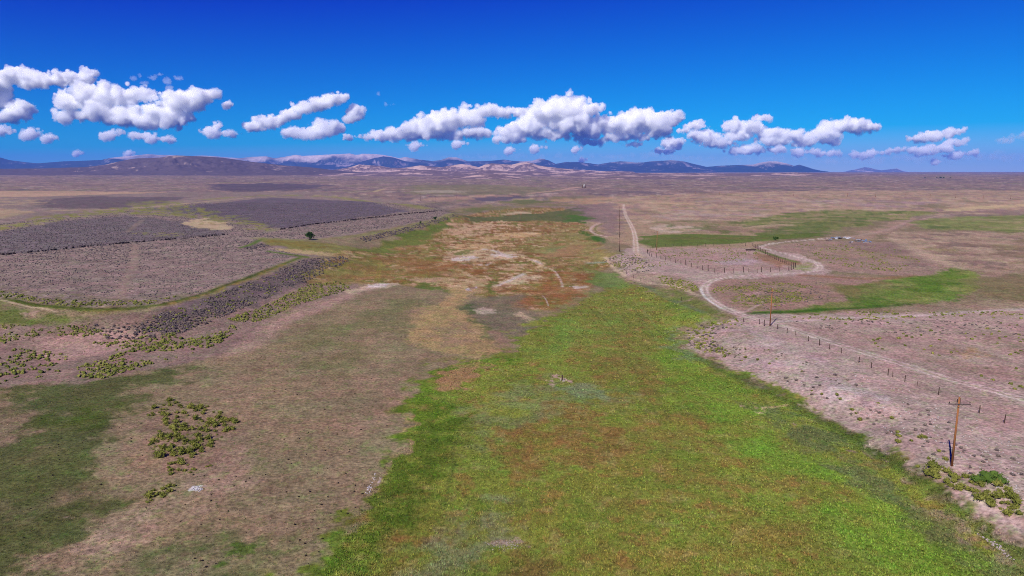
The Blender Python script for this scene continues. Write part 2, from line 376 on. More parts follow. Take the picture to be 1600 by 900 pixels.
P((142, 108, 64), [(780, 700), (830, 640), (900, 630), (960, 660), (1000, 700), (950, 740), (860, 730), (800, 740)], 6, 6, 0.8, n=(0.15, -0.8, 0.2))
P((126, 104, 60), [(780, 880), (800, 850), (860, 855), (880, 890), (840, 930), (780, 930)], 5, 6, 0.8, n=(0.2, -0.7, 0.2))
P((124, 108, 56), [(600, 860), (640, 800), (660, 840), (610, 930), (560, 960)], 6, 6, 0.6, n=(0.2, -0.5, 0.3))
MEAD = [(985, 438), (1070, 474), (1112, 500), (1065, 515), (1073, 545), (1250, 630), (1400, 706), (1500, 784), (1640, 880), (2000, 1200), (430, 1200), (500, 890), (560, 795), (596, 730),
        (640, 690), (642, 615), (690, 572), (740, 560), (800, 553), (820, 512), (870, 492), (935, 455)]
P((118, 140, 58), MEAD, 2.5, 3, 0.42, n=(0.19, 0.15, 0.55))
P((150, 114, 68), MEAD, 2.5, 3, 0.6, n=(0.23, 0.15, 0.6))
P((160, 148, 92), MEAD, 2.5, 3, 0.4, n=(0.29, 0.2, 0.6))
P(BGRN, [(1050, 500), (1075, 548), (1180, 610), (1260, 660), (1330, 720), (1420, 780), (1520, 860), (1560, 920), (1400, 930), (1280, 840), (1180, 740), (1080, 640), (1010, 560), (1020, 520)], 16, 6, 0.75, n=(0.08, -0.5, 0.3))
P((118, 144, 62), [(820, 530), (870, 500), (960, 490), (960, 520), (900, 545), (830, 570)], 6, 5, 0.7, n=(0.12, -0.5, 0.3))
P((116, 144, 58), [(1080, 470), (1095, 480), (1105, 500), (1070, 508), (1050, 492), (1000, 470)], 5, 4, 0.7, n=(0.12, -0.6, 0.3))
P((96, 124, 36), [(640, 610), (690, 575), (760, 562), (820, 556), (800, 572), (720, 568), (690, 590), (690, 625), (720, 640), (700, 690), (640, 700), (600, 740), (620, 690)], 5, 5, 0.85, n=(0.2, -0.9, 0.1))
P(DGRN, [(500, 895), (560, 795), (620, 720), (700, 640), (740, 660), (700, 740), (640, 800), (580, 900), (470, 1000)], 10, 6, 0.9, n=(0.2, -0.9, 0.1))
P((112, 134, 50), [(980, 690), (1100, 700), (1240, 800), (1300, 900), (1000, 900)], 20, 8, 0.5, n=(0.15, -0.1, 0.4))
P((128, 136, 92), [(730, 640), (780, 610), (870, 588), (960, 606), (1000, 640), (900, 640), (820, 660), (760, 690), (720, 700)], 8, 6, 0.55, n=(0.12, -0.5, 0.3))
P((132, 132, 104), [(640, 900), (680, 840), (740, 780), (800, 780), (800, 850), (740, 880), (700, 960)], 10, 6, 0.6, n=(0.15, -0.4, 0.3))
P((170, 142, 132), [(750, 848), (775, 838), (815, 842), (810, 858), (765, 860)], 2.5, 6, 0.7, n=(0.6, -0.3, 0.3))
P((160, 126, 90), [(692, 590), (706, 576), (735, 572), (766, 571), (745, 580), (728, 600), (716, 612), (698, 608)], 1.5, 3, 0.9)
P((168, 140, 94), [(700, 572), (745, 566), (765, 566), (730, 573), (705, 580)], 1.5, 4, 0.6)
P((178, 148, 104), [(618, 655), (640, 650), (645, 668), (628, 672)], 2, 5, 0.6)
P((176, 140, 112), [(615, 700), (640, 692), (630, 705)], 2, 5, 0.6)
P((208, 190, 188), [(572, 752), (582, 738), (586, 742), (580, 758), (572, 768)], 0.8, 4, 0.75, n=(0.8, -0.3, 0.2))
P((190, 160, 140), [(868, 590), (880, 588), (890, 594), (880, 600), (870, 597)], 0.8, 4, 0.9)
P((130, 140, 110), [(880, 600), (920, 606), (960, 618), (930, 625), (890, 612)], 4, 4, 0.6)
S((96, 104, 48), [(922, 478), (945, 505), (975, 540), (1000, 580), (1020, 620), (1040, 660)], 0.45, 0.5, 0.2, 0.4, off=0.9)
S((96, 104, 48), [(922, 478), (945, 505), (975, 540), (1000, 580), (1020, 620), (1040, 660)], 0.45, 0.5, 0.2, 0.4, off=-0.9)
S((84, 92, 46), [(714, 690), (708, 720), (704, 760), (698, 788)], 0.35, 0.4, 0.6, 0.5)
S((120, 132, 70), [(988, 478), (1010, 510), (1030, 535)], 0.5, 0.4, 0, 0.5)
S((120, 132, 70), [(1000, 478), (1025, 512), (1045, 537)], 0.5, 0.4, 0, 0.5)
P((104, 110, 72), [(1170, 625), (1250, 650), (1350, 715), (1440, 790), (1560, 880), (1650, 960), (1560, 900), (1440, 830), (1330, 750), (1240, 690)], 6, 5, 0.75, n=(0.12, -0.9, 0.0))
S((100, 118, 50), [(1075, 552), (1150, 592), (1250, 640), (1350, 696), (1440, 752), (1520, 812), (1640, 905)], 1.5, 1.0, 0.3, 0.8)
S((74, 86, 42), [(1080, 548), (1150, 585), (1250, 632), (1350, 686), (1440, 742), (1520, 800), (1640, 890)], 1.8, 1.0, 0.6, 0.6, n=(0.15, -0.8, 0.1))
P((200, 172, 140), [(1172, 642), (1190, 637), (1195, 640), (1180, 646)], 0.8, 3, 0.8, n=(0.6, -0.6, 0.2))
S((196, 164, 124), [(1196, 637), (1212, 636), (1228, 633)], 0.5, 0.4, 0.3, 0.8)
P((150, 128, 118), [(1440, 790), (1500, 806), (1560, 850), (1620, 890), (1580, 890), (1500, 840)], 4, 6, 0.6, n=(0.3, -0.4, 0.3))
S((108, 120, 86), [(985, 432), (1010, 448), (1060, 472), (1100, 488)], 2.0, 1, 0.4, 0.8)
S((150, 160, 140), [(920, 411), (950, 409)], 3, 2, 0.5, 0.8)
P((124, 140, 100), [(1040, 530), (1052, 515), (1068, 506), (1056, 522), (1068, 545), (1100, 570), (1060, 556)], 2, 3, 0.6)
# right benches
P(PINK, [(945, 402), (975, 396), (985, 384), (1010, 382), (1240, 395), (1300, 420), (1285, 432), (1120, 436), (1095, 456), (1150, 496), (1115, 506), (1072, 518), (1078, 542), (1250, 623),
         (1400, 698), (1500, 775), (1640, 868), (2000, 1150), (R_, 1000), (R_, 470), (1600, 484), (1400, 487), (1250, 492), (1180, 489), (1130, 470), (1090, 452), (1000, 438)], 1.2, 2.5)
P((158, 134, 112), [(985, 432), (1000, 425), (1060, 430), (1090, 448), (1112, 470), (1150, 494), (1100, 486), (1060, 468), (1010, 446)], 3, 3, 0.7)
P((112, 122, 52), [(1020, 450), (1060, 455), (1100, 470), (1140, 494), (1105, 495), (1060, 474)], 3, 3, 0.8, n=(0.2, -0.8, 0.1))
P((188, 166, 162), [(1100, 510), (1170, 508), (1220, 535), (1320, 580), (1380, 620), (1330, 640), (1250, 610), (1150, 555)], 8, 5, 0.6, n=(0.08, -0.4, 0.3))
P((204, 190, 182), [(1290, 600), (1340, 610), (1370, 630), (1350, 632), (1300, 618)], 3, 5, 0.6, n=(0.3, -0.4, 0.3))
P((172, 142, 128), [(1300, 540), (1420, 575), (1600, 632), (1800, 700), (1800, 760), (1600, 690), (1440, 620)], 8, 5, 0.5)
P((152, 130, 104), [(1070, 520), (1110, 508), (1160, 520), (1150, 560), (1100, 548), (1078, 540)], 5, 4, 0.55, n=(0.2, -0.4, 0.3))
P((154, 132, 106), [(1380, 690), (1430, 715), (1480, 740), (1560, 760), (1620, 800), (1640, 866), (1500, 775)], 5, 4, 0.55, n=(0.2, -0.4, 0.3))
P((180, 151, 138), [(1215, 502), (1330, 490), (1600, 486), (R_, 470), (R_, 760), (1600, 612), (1450, 578), (1330, 540)], 5, 4, 0.9)
P((150, 122, 104), [(1350, 520), (1500, 515), (1700, 530), (1700, 610), (1560, 590), (1400, 560)], 14, 6, 0.5, n=(0.05, -0.4, 0.4))
P((188, 146, 106), [(1475, 552), (1510, 545), (1530, 552), (1500, 558)], 3, 5, 0.7, n=(0.3, -0.5, 0.3))
P((196, 170, 160), [(1290, 500), (1360, 492), (1460, 490), (1480, 496), (1380, 505), (1300, 512)], 3, 5, 0.6, n=(0.15, -0.5, 0.3))
P((178, 146, 134), [(1005, 392), (1080, 386), (1180, 386), (1245, 408), (1240, 421), (1110, 426), (1055, 410)], 1.5, 2, 0.9)
P((190, 164, 164), [(1120, 408), (1150, 402), (1185, 406), (1180, 414), (1140, 414)], 2, 4, 0.7)
P((158, 116, 82), [(1180, 392), (1210, 398), (1248, 412), (1225, 419), (1196, 410)], 2, 3, 0.75)
S((112, 124, 56), [(1178, 389), (1200, 396), (1225, 404), (1246, 410)], 2.5, 1.5, 0.6, 0.9)
P((140, 146, 66), [(1246, 412), (1262, 408), (1278, 416), (1262, 424), (1246, 424)], 1.5, 3, 0.7, n=(0.2, -0.6, 0.2))
P((166, 132, 118), [(1100, 448), (1130, 438), (1290, 428), (1400, 436), (1320, 446), (1310, 470), (1180, 488), (1135, 478), (1112, 462)], 2, 3, 0.9)
P((132, 126, 72), [(1130, 455), (1180, 440), (1260, 444), (1280, 465), (1190, 485), (1150, 474)], 4, 4, 0.6, n=(0.2, -0.2, 0.4))
P((188, 150, 140), [(1160, 462), (1185, 453), (1210, 455), (1190, 466), (1165, 470)], 1.5, 4, 0.8)
P((118, 134, 60), [(1320, 446), (1400, 434), (1440, 424), (1500, 417), (1530, 428), (1534, 448), (1510, 466), (1440, 475), (1380, 480), (1310, 484), (1230, 489), (1180, 488), (1250, 482), (1310, 470)], 2, 3)
TEAR = [(1320, 446), (1400, 434), (1440, 424), (1500, 417), (1530, 428), (1534, 448), (1510, 466), (1440, 475), (1380, 480), (1310, 484), (1230, 489), (1180, 488), (1250, 482), (1310, 470)]
P((84, 112, 36), TEAR, 2, 3, 0.8, n=(0.05, 0.05, 0.3))
P((146, 144, 82), TEAR, 2, 3, 0.7, n=(0.09, 0.12, 0.35))
P((140, 122, 84), [(1290, 440), (1350, 436), (1380, 445), (1350, 475), (1290, 478)], 8, 6, 0.8, n=(0.06, -0.4, 0.2))
P((94, 124, 36), [(1390, 448), (1430, 432), (1480, 420), (1510, 430), (1490, 440), (1450, 455), (1400, 462)], 4, 5, 0.8, n=(0.07, -0.5, 0.3))
P((120, 112, 62), [(1310, 446), (1350, 440), (1360, 455), (1320, 470)], 5, 5, 0.6)
P((140, 142, 72), [(1505, 420), (1530, 428), (1534, 448), (1512, 460), (1508, 440)], 2, 3, 0.7)
S((62, 96, 20), [(1170, 490), (1240, 487.5), (1300, 483), (1360, 480), (1420, 476)], 2.6, 1.4, 0.6, 0.85)
S((150, 116, 86), [(1255, 430), (1320, 434), (1380, 436), (1420, 430), (1445, 425)], 4, 2, 0.8, 0.85)
S((112, 132, 50), [(1400, 428), (1440, 420), (1480, 416)], 5, 3, 0.8, 0.85)
P((168, 138, 122), [(1186, 386), (1290, 376), (1400, 378), (1460, 400), (1490, 418), (1400, 432), (1300, 425), (1260, 400)], 2, 3, 0.95)
P((142, 116, 106), [(1300, 378), (1360, 380), (1400, 378), (1440, 405), (1480, 418), (1430, 418), (1390, 400), (1330, 388)], 4, 4, 0.6)
P((152, 142, 84), [(1280, 380), (1330, 388), (1360, 396), (1420, 395), (1440, 410), (1380, 405), (1300, 400)], 5, 5, 0.5, n=(0.15, -0.2, 0.4))
# right plains
P((184, 152, 126), [(905, 312), (1000, 306), (1100, 302), (1280, 298), (R_, 292), (R_, 340), (1500, 334), (1300, 340), (1100, 346), (985, 350), (930, 335)], 2, 2)
P((186, 160, 152), [(1020, 336), (1080, 328), (1200, 328), (1190, 336), (1100, 343), (1040, 343)], 3, 4, 0.7, n=(0.02, -0.4, 0.3))
P((174, 146, 146), [(1060, 314), (1300, 311), (1500, 318), (1440, 326), (1250, 320)], 3, 4, 0.7, n=(0.02, -0.4, 0.3))
P((180, 150, 122), [(910, 345), (985, 345), (1290, 345), (1180, 385), (1000, 392), (960, 378), (925, 362)], 2, 3, 0.8)
P((200, 172, 144), [(905, 312), (1000, 306), (1100, 302), (1280, 298), (R_, 292), (R_, 340), (1500, 334), (1300, 340), (1100, 346), (985, 350), (930, 335)], 3, 4, 0.6, n=(0.022, 0.1, 0.35))
P((152, 122, 118), [(905, 312), (1000, 306), (1100, 302), (1280, 298), (R_, 292), (R_, 340), (1500, 334), (1300, 340), (1100, 346), (985, 350), (930, 335)], 3, 4, 0.6, n=(0.03, 0.12, 0.35))
P((144, 132, 92), [(905, 312), (1000, 306), (1100, 302), (1280, 298), (R_, 292), (R_, 340), (1500, 334), (1300, 340), (1100, 346), (985, 350), (930, 335)], 3, 4, 0.5, n=(0.018, 0.2, 0.4))
P((126, 124, 76), [(1020, 344), (1120, 344), (1200, 350), (1160, 356), (1100, 352), (1020, 349)], 2, 4, 0.7, n=(0.03, -0.5, 0.3))
P((204, 180, 158), [(1018, 356), (1040, 350), (1085, 353), (1120, 357), (1075, 364), (1020, 365)], 2, 4, 0.85)
P((148, 118, 102), [(1080, 358), (1180, 352), (1240, 356), (1180, 366), (1090, 366)], 3, 4, 0.6)
P((136, 136, 78), [(1140, 350), (1230, 333), (1300, 328), (1400, 330), (1480, 332), (1440, 338), (1400, 345), (1350, 352), (1300, 362), (1220, 364), (1240, 354)], 2.5, 3, 0.95, n=(0.02, -1.1, -0.1))
GFAR = [(1060, 350), (1140, 348), (1230, 333), (1300, 328), (1400, 330), (1480, 332), (1440, 338), (1400, 345), (1350, 352), (1300, 362), (1290, 372), (1180, 378), (1100, 384), (1005, 388), (1003, 369)]
P((172, 148, 112), GFAR, 3, 4, 0.7, n=(0.03, 0.1, 0.3))
P((98, 112, 50), GFAR, 3, 4, 0.7, n=(0.045, 0.1, 0.35))
P((106, 118, 58), [(1200, 358), (1280, 346), (1310, 350), (1290, 366), (1250, 370), (1180, 366)], 3, 4, 0.75, n=(0.03, -0.7, 0.2))
P((188, 164, 128), [(1160, 355), (1240, 349), (1220, 354), (1150, 358)], 1.5, 3, 0.7)
P((104, 118, 50), [(1003, 369), (1060, 366), (1160, 368), (1290, 364), (1270, 371), (1180, 378), (1100, 384), (1010, 387), (1000, 380)], 2, 2, 0.95)
P((122, 112, 66), [(1010, 371), (1150, 371), (1240, 370), (1150, 374), (1010, 374)], 1.5, 2, 0.6)
P((142, 144, 84), [(1420, 352), (1450, 343), (1500, 338), (1600, 336), (R_, 330), (R_, 372), (1600, 362), (1500, 360), (1440, 356)], 2, 3, 0.95, n=(0.02, -1.2, -0.3))
GR = [(1420, 352), (1450, 343), (1500, 338), (1600, 336), (R_, 330), (R_, 372), (1600, 362), (1500, 360), (1440, 356)]
P((170, 150, 110), GR, 3, 4, 0.6, n=(0.025, 0.1, 0.3))
P((116, 124, 62), GR, 3, 4, 0.6, n=(0.04, 0.1, 0.35))
P((96, 112, 58), [(1440, 352), (1480, 352), (1510, 356), (1470, 358)], 2, 3, 0.7)
P((176, 146, 124), [(1390, 362), (1600, 363), (R_, 372), (R_, 440), (1600, 445), (1540, 425), (1480, 412), (1420, 385)], 4, 4, 0.9)
BR = [(1390, 362), (1600, 363), (R_, 372), (R_, 440), (1600, 445), (1540, 425), (1480, 412), (1420, 385)]
P((196, 168, 142), BR, 4, 4, 0.7, n=(0.06, 0.1, 0.35))
P((130, 106, 96), BR, 4, 4, 0.7, n=(0.045, 0.1, 0.35))
P((146, 136, 84), BR, 4, 4, 0.5, n=(0.03, 0.2, 0.4))
P((136, 112, 90), [(1430, 380), (1600, 370), (1800, 385), (1700, 410), (1560, 400), (1460, 395)], 6, 6, 0.6, n=(0.025, -0.3, 0.3))
P((190, 164, 136), [(1400, 374), (1500, 368), (1600, 374), (1560, 380), (1450, 380)], 5, 6, 0.5, n=(0.03, -0.3, 0.3))
P((132, 118, 78), [(1500, 440), (1560, 430), (R_, 440), (R_, 480), (1600, 476), (1540, 462)], 6, 5, 0.7)
P((168, 142, 120), [(1480, 474), (1600, 470), (R_, 472), (R_, 500), (1600, 486), (1430, 487), (1400, 482)], 4, 4, 0.8)
P((208, 180, 138), [(1465, 329), (1520, 322), (1600, 319), (R_, 305), (R_, 318), (1600, 323), (1520, 328), (1480, 331)], 1.5, 2, 0.9)
P((150, 122, 112), [(1440, 335), (1520, 327), (R_, 322), (R_, 334), (1600, 334), (1520, 333)], 2, 3, 0.7)
P((132, 120, 86), [(1430, 322), (1470, 319), (1480, 323), (1440, 327)], 2, 3, 0.7)
P((176, 146, 124), [(1320, 372), (1370, 356), (1420, 342), (1440, 338), (1420, 350), (1390, 366), (1360, 378)], 2, 3, 0.8)
S((110, 88, 74), [(1080, 318.5), (1130, 319.8), (1200, 320.6)], 4, 3, 1, 0.7)
S((206, 172, 132), [(930, 316), (1000, 317), (1080, 318)], 6, 4, 1, 0.7)
# far streaks
P((214, 190, 180), [(640, 299), (680, 296.5), (720, 298), (716, 301), (660, 301)], 1.5, 3, 0.9)
S((206, 184, 170), [(560, 299), (650, 300), (760, 299), (860, 302)], 9, 6, 3, 0.5)
P((136, 128, 84), [(640, 290), (760, 288), (830, 292), (880, 300), (760, 305), (640, 303)], 3, 4, 0.55)
P((190, 152, 128), [(640, 312), (700, 308), (770, 304), (800, 306), (740, 311), (660, 314)], 2, 3, 0.7)
P((104, 92, 106), [(740, 309), (810, 306), (830, 309), (780, 314), (745, 314)], 2, 3, 0.8)
P((142, 128, 84), [(690, 328), (760, 318), (850, 308), (930, 306), (920, 325), (880, 322), (800, 325), (720, 334)], 3, 4, 0.8, n=(0.02, -0.6, 0.3))
P((112, 114, 66), [(790, 315), (830, 309), (860, 316), (820, 320)], 2, 4, 0.8)
P((112, 116, 66), [(700, 332), (740, 326), (780, 322), (760, 330), (720, 334)], 2, 4, 0.7)
P((204, 178, 146), [(772, 334), (800, 331), (830, 331), (810, 335), (780, 336)], 1.5, 3, 0.85)
P((196, 166, 130), [(800, 311), (840, 309), (845, 312), (810, 312)], 1.5, 3, 0.8)
P((192, 152, 120), [(860, 312), (960, 307), (940, 318), (880, 320)], 2, 3, 0.7, n=(0.02, -0.7, 0.1))
P((138, 112, 112), [(900, 322), (960, 316), (975, 340), (965, 368), (945, 366), (935, 350), (915, 340)], 3, 3, 0.7, sage=0.6)
S((200, 160, 140), [(760, 305), (830, 302), (870, 298), (905, 292)], 12, 8, 2, 0.8)
S((198, 172, 132), [(584, 300), (592, 297), (601, 295)], 10, 6, 1, 0.8)
# roads and two-tracks
ROAD = [(1760, 676), (1600, 624), (1500, 597), (1400, 566), (1300, 535), (1232, 511), (1172, 497), (1132, 482), (1106, 466), (1098, 450), (1112, 437), (1160, 430), (1232, 427.5), (1266, 425), (1284, 419.5),
        (1278, 411), (1250, 403), (1228, 397), (1192, 388), (1186, 385), (1210, 379.5), (1262, 375), (1332, 370)]
S((182, 154, 142), ROAD, 4.6, 3.0, 1.2, 0.5, n=(0.12, -0.6, 0.4))
S((200, 175, 162), ROAD, 2.2, 0.9, 0.5, 0.9)
S((152, 138, 104), ROAD, 0.35, 0.5, 0.3, 0.55, n=(0.22, -0.2, 0.3))
S((216, 193, 182), ROAD, 0.5, 0.5, 0.3, 0.85, n=(0.3, -1.3, -0.4), off=0.95)
S((216, 193, 182), ROAD, 0.5, 0.5, 0.3, 0.85, n=(0.27, -1.3, -0.4), off=-0.95)
S((158, 136, 108), [(1600, 624), (1500, 597), (1400, 566), (1300, 535)], 0.3, 0.4, 0.2, 0.6)
S((226, 214, 208), [(1132, 482), (1106, 466), (1098, 450)], 0.6, 0.5, 0.15, 0.8, off=0.9)
S((182, 152, 136), [(1332, 370), (1390, 360), (1430, 345), (1470, 337), (1520, 330), (1600, 324)], 3.5, 2, 0.6, 0.85)
S((150, 122, 108), [(1390, 364), (1416, 350), (1440, 340)], 1.0, 1, 0.4, 0.7)
S((204, 172, 150), [(974, 320), (976, 333), (984, 348), (992, 364), (993, 380), (994, 394), (1002, 402)], 2.4, 1.2, 0.3, 0.9)
S((222, 200, 184), [(974, 320), (976, 333), (984, 348), (992, 364), (993, 380), (994, 394)], 0.5, 0.6, 0.2, 0.8, off=1.1)
S((222, 200, 184), [(974, 320), (976, 333), (984, 348), (992, 364), (993, 380), (994, 394)], 0.5, 0.6, 0.2, 0.8, off=-1.1)
S((210, 180, 164), [(938, 348), (926, 353), (921, 360), (930, 366), (948, 370), (968, 371)], 1.6, 0.9, 0.2, 0.9)
S((122, 118, 60), [(940, 350), (930, 355), (929, 361), (942, 366)], 1.4, 0.9, 0.2, 0.7)
S((204, 182, 174), [(1215, 503), (1330, 496), (1440, 493), (1520, 487), (1600, 483), (1760, 478)], 1.6, 1.2, 0.4, 0.8)
S((196, 168, 142), [(1395, 372), (1420, 386), (1450, 400), (1480, 412), (1510, 420)], 6, 4, 1, 0.6)
S((170, 142, 120), [(1080, 548), (1150, 575)], 1, 1, 0.3, 0.5)
S((204, 176, 150), [(945, 402), (965, 425), (1000, 440), (1060, 447), (1092, 462)], 1.6, 1.2, 0.6, 0.7)
S((196, 168, 158), [(1195, 470), (1165, 487), (1150, 492)], 0.7, 0.5, 0.3, 0.7)
S((190, 168, 158), [(1490, 752), (1520, 780), (1570, 815), (1620, 845)], 0.6, 0.5, 0.3, 0.8)

def paint(x, y):
    """albedo and sagebrush cover of the ground at the given spots"""
    x = np.asarray(x, float); y = np.asarray(y, float)
    n = x.size
    r = np.hypot(x, y)
    col = np.tile(alb(FLAT), (n, 1))
    sage = np.zeros(n)
    f = sstep(650, 1000, r)[:, None]
    col = col * (1 - f) + alb(SAGEF) * f
    sage = f[:, 0] * 0.8
    g = fbm(x / 260, y / 500, 4, off=2.2)
    t = (sstep(0.15, 0.6, g) * f[:, 0] * 0.45)[:, None]
    col = col * (1 - t) + alb((160, 134, 120)) * t
    t = (sstep(0.25, 0.6, -g) * f[:, 0] * 0.5)[:, None]
    col = col * (1 - t) + alb((112, 96, 104)) * t
    for (lx, ly, off, lo, hi, c_, op) in ((70, 190, 4.4, 0.15, 0.5, (186, 152, 138), 0.6), (110, 260, 14.4, 0.15, 0.5, (134, 126, 92), 0.6), (40, 120, 24.4, 0.25, 0.6, (200, 176, 160), 0.5), (60, 150, 34.4, 0.1, 0.5, (104, 88, 98), 0.55), (16, 60, 44.4, 0.1, 0.6, (150, 128, 124), 0.5), (16, 50, 54.4, 0.1, 0.6, (102, 88, 92), 0.5)):
        t = (sstep(lo, hi, fbm(x / lx, y / ly, 4, gain=0.6, off=off)) * f[:, 0] * op)[:, None]
        col = col * (1 - t) + alb(c_) * t
    wx1 = fbm(x / 6, y / 6, 3, off=1.0); wy1 = fbm(x / 6, y / 6, 3, off=40.0)
    wx2 = fbm(x / 30, y / 30, 4, off=7.0); wy2 = fbm(x / 30, y / 30, 4, off=60.0)
    wx0 = fbm(x / 1.8, y / 1.8, 3, off=91.0); wy0 = fbm(x / 1.8, y / 1.8, 3, off=97.0)
    cache = {}
    for lay in LAYERS:
        q = lay['q']
        mpp = max(lay['dc'], 60.0) / F
        soft = lay['soft'] * (mpp * 3.0 if lay['kind'] == 'p' else 1.0)
        amp = lay['warp'] * (mpp * 8.0 if lay['kind'] == 'p' else 1.0)
        pad = soft * 2 + amp * 1.5 + (lay.get('w', 0))
        x0, y0 = q.min(0) - pad; x1, y1 = q.max(0) + pad
        idx = np.nonzero((x > x0) & (x < x1) & (y > y0) & (y < y1))[0]
        if not idx.size:
            continue
        xi = x[idx]; yi = y[idx]
        if lay['lam'] < 14:
            wx = wx1[idx]; wy = wy1[idx]
        else:
            wx = wx2[idx] * 0.8 + wx1[idx] * 0.2; wy = wy2[idx] * 0.8 + wy1[idx] * 0.2
        a0 = min(amp * 0.35, 1.6)
        xw = xi + wx * amp + wx0[idx] * a0; yw = yi + wy * amp + wy0[idx] * a0
        if lay['kind'] == 'p':
            sd = poly_sd(xw, yw, q)
            m = sstep(-soft, soft, sd)
        else:
            d = np.full(xi.shape, 1e12)
            for i in range(len(q) - 1):
                d = np.minimum(d, seg_dist(xw, yw, q[i, 0], q[i, 1], q[i + 1, 0], q[i + 1, 1]))
            s_ = max(lay['soft'], mpp * 0.5)
            m = 1 - sstep(lay['w'] * 0.5 - s_ * 0.5, lay['w'] * 0.5 + s_, d)
        if lay['n'] is not None:
            fr, lo, hi = lay['n']
            key = fr
            if key not in cache:
                cache[key] = fbm(x * fr, y * fr, 4, gain=0.6, off=fr * 31 + 5)
            m = m * sstep(lo, hi, cache[key][idx])
        m = m * lay['op']
        col[idx] = col[idx] * (1 - m[:, None]) + lay['col'] * m[:, None]
        sage[idx] = sage[idx] * (1 - m) + lay['sage'] * m
    # mottling of soil and plants at several sizes
    k = 0.16 * fbm(x / 14, y / 14, 4, gain=0.65, off=12) + 0.10 * fbm(x / 2.2, y / 2.2, 3, off=15) * (r < 700) + 0.10 * fbm(x / 120, y / 260, 3, off=19) * sstep(300, 900, r)
    col = col * (1 + k)[:, None]
    hue = fbm(x / 9, y / 9, 3, off=22) * 0.08
    col = col * np.stack([1 + hue, 1 - hue * 0.6, 1 + hue * 0.3], 1)
    return np.clip(col, 0.003, 0.85), np.clip(sage, 0, 1)

# ------------------------------------------------------------------ mesh building
def mesh_np(name, verts, faces, mat=None, colors=None, smooth=False, attrs=None):
    me = bpy.data.meshes.new(name)
    verts = np.asarray(verts, np.float32); faces = np.asarray(faces, np.int32)
    k = faces.shape[1]
    me.vertices.add(len(verts)); me.vertices.foreach_set('co', verts.ravel())
    me.loops.add(faces.size); me.loops.foreach_set('vertex_index', faces.ravel())
    me.polygons.add(len(faces))
    me.polygons.foreach_set('loop_start', np.arange(0, faces.size, k, dtype=np.int32))
    me.polygons.foreach_set('loop_total', np.full(len(faces), k, np.int32))
    if smooth:
        me.polygons.foreach_set('use_smooth', np.ones(len(faces), bool))
    me.update(calc_edges=True)
    if colors is not None:
        a = me.color_attributes.new('albedo', 'FLOAT_COLOR', 'POINT')
        c = np.ones((len(verts), 4), np.float32); c[:, :3] = colors
        a.data.foreach_set('color', c.ravel())
    for key, v in (attrs or {}).items():
        a = me.attributes.new(key, 'FLOAT', 'POINT')
        a.data.foreach_set('value', np.asarray(v, np.float32))
    if mat:
        me.materials.append(mat)
    return me
def link(name, me, parent=None, loc=None):
    o = bpy.data.objects.new(name, me)
    C.objects.link(o)
    if parent: o.parent = parent
    if loc is not None: o.location = loc
    return o
def tag(o, label=None, cat=None, group=None, kind=None):
    if label: o['label'] = label
    if cat: o['category'] = cat
    if group: o['group'] = group
    if kind: o['kind'] = kind
    return o
def empty(name, loc, rz=0.0):
    o = bpy.data.objects.new(name, None)
    o.empty_display_size = 0.5
    o.location = loc; o.rotation_euler = (0, 0, rz)
    C.objects.link(o)
    return o
def dup(root, loc, rz=0.0, scale=None):
    r = root.copy(); C.objects.link(r); r.location = loc; r.rotation_euler = (0, 0, rz)
    if scale is not None: r.scale = scale
    for ch in list(root.children):
        c = ch.copy(); C.objects.link(c); c.parent = r
        for g in list(ch.children):
            d = g.copy(); C.objects.link(d); d.parent = c
    return r

# ------------------------------------------------------------------ materials
def new_mat(name):
    m = bpy.data.materials.new(name); m.use_nodes = True
    nt = m.node_tree; nt.nodes.clear()
    out = nt.nodes.new('ShaderNodeOutputMaterial')
    b = nt.nodes.new('ShaderNodeBsdfPrincipled')
    b.inputs['Roughness'].default_value = 0.95
    b.inputs['Specular IOR Level'].default_value = 0.12
    nt.links.new(b.outputs[0], out.inputs['Surface'])
    return m, nt, b, out
def N(nt, t, **kw):
    n = nt.nodes.new(t)
    for k, v in kw.items(): setattr(n, k, v)
    return n
def math_n(nt, op, a, b=None, c=None):
    m = N(nt, 'ShaderNodeMath', operation=op)
    for i, v in enumerate((a, b, c)):
        if v is None: continue
        if isinstance(v, (int, float)): m.inputs[i].default_value = v
        else: nt.links.new(v, m.inputs[i])
    return m.outputs[0]
def noise_n(nt, vec, scale, detail=3.0, rough=0.55):
    n = N(nt, 'ShaderNodeTexNoise'); n.inputs['Scale'].default_value = scale
    n.inputs['Detail'].default_value = detail; n.inputs['Roughness'].default_value = rough
    nt.links.new(vec, n.inputs['Vector'])
    return n.outputs['Fac']
def mul_col(nt, col, fac):
    v = N(nt, 'ShaderNodeVectorMath', operation='SCALE')
    nt.links.new(col, v.inputs[0]); nt.links.new(fac, v.inputs['Scale'])
    return v.outputs[0]
def remap(nt, v, a, b, c, d):
    m = N(nt, 'ShaderNodeMapRange'); m.inputs[1].default_value = a; m.inputs[2].default_value = b
    m.inputs[3].default_value = c; m.inputs[4].default_value = d
    nt.links.new(v, m.inputs[0])
    return m.outputs[0]

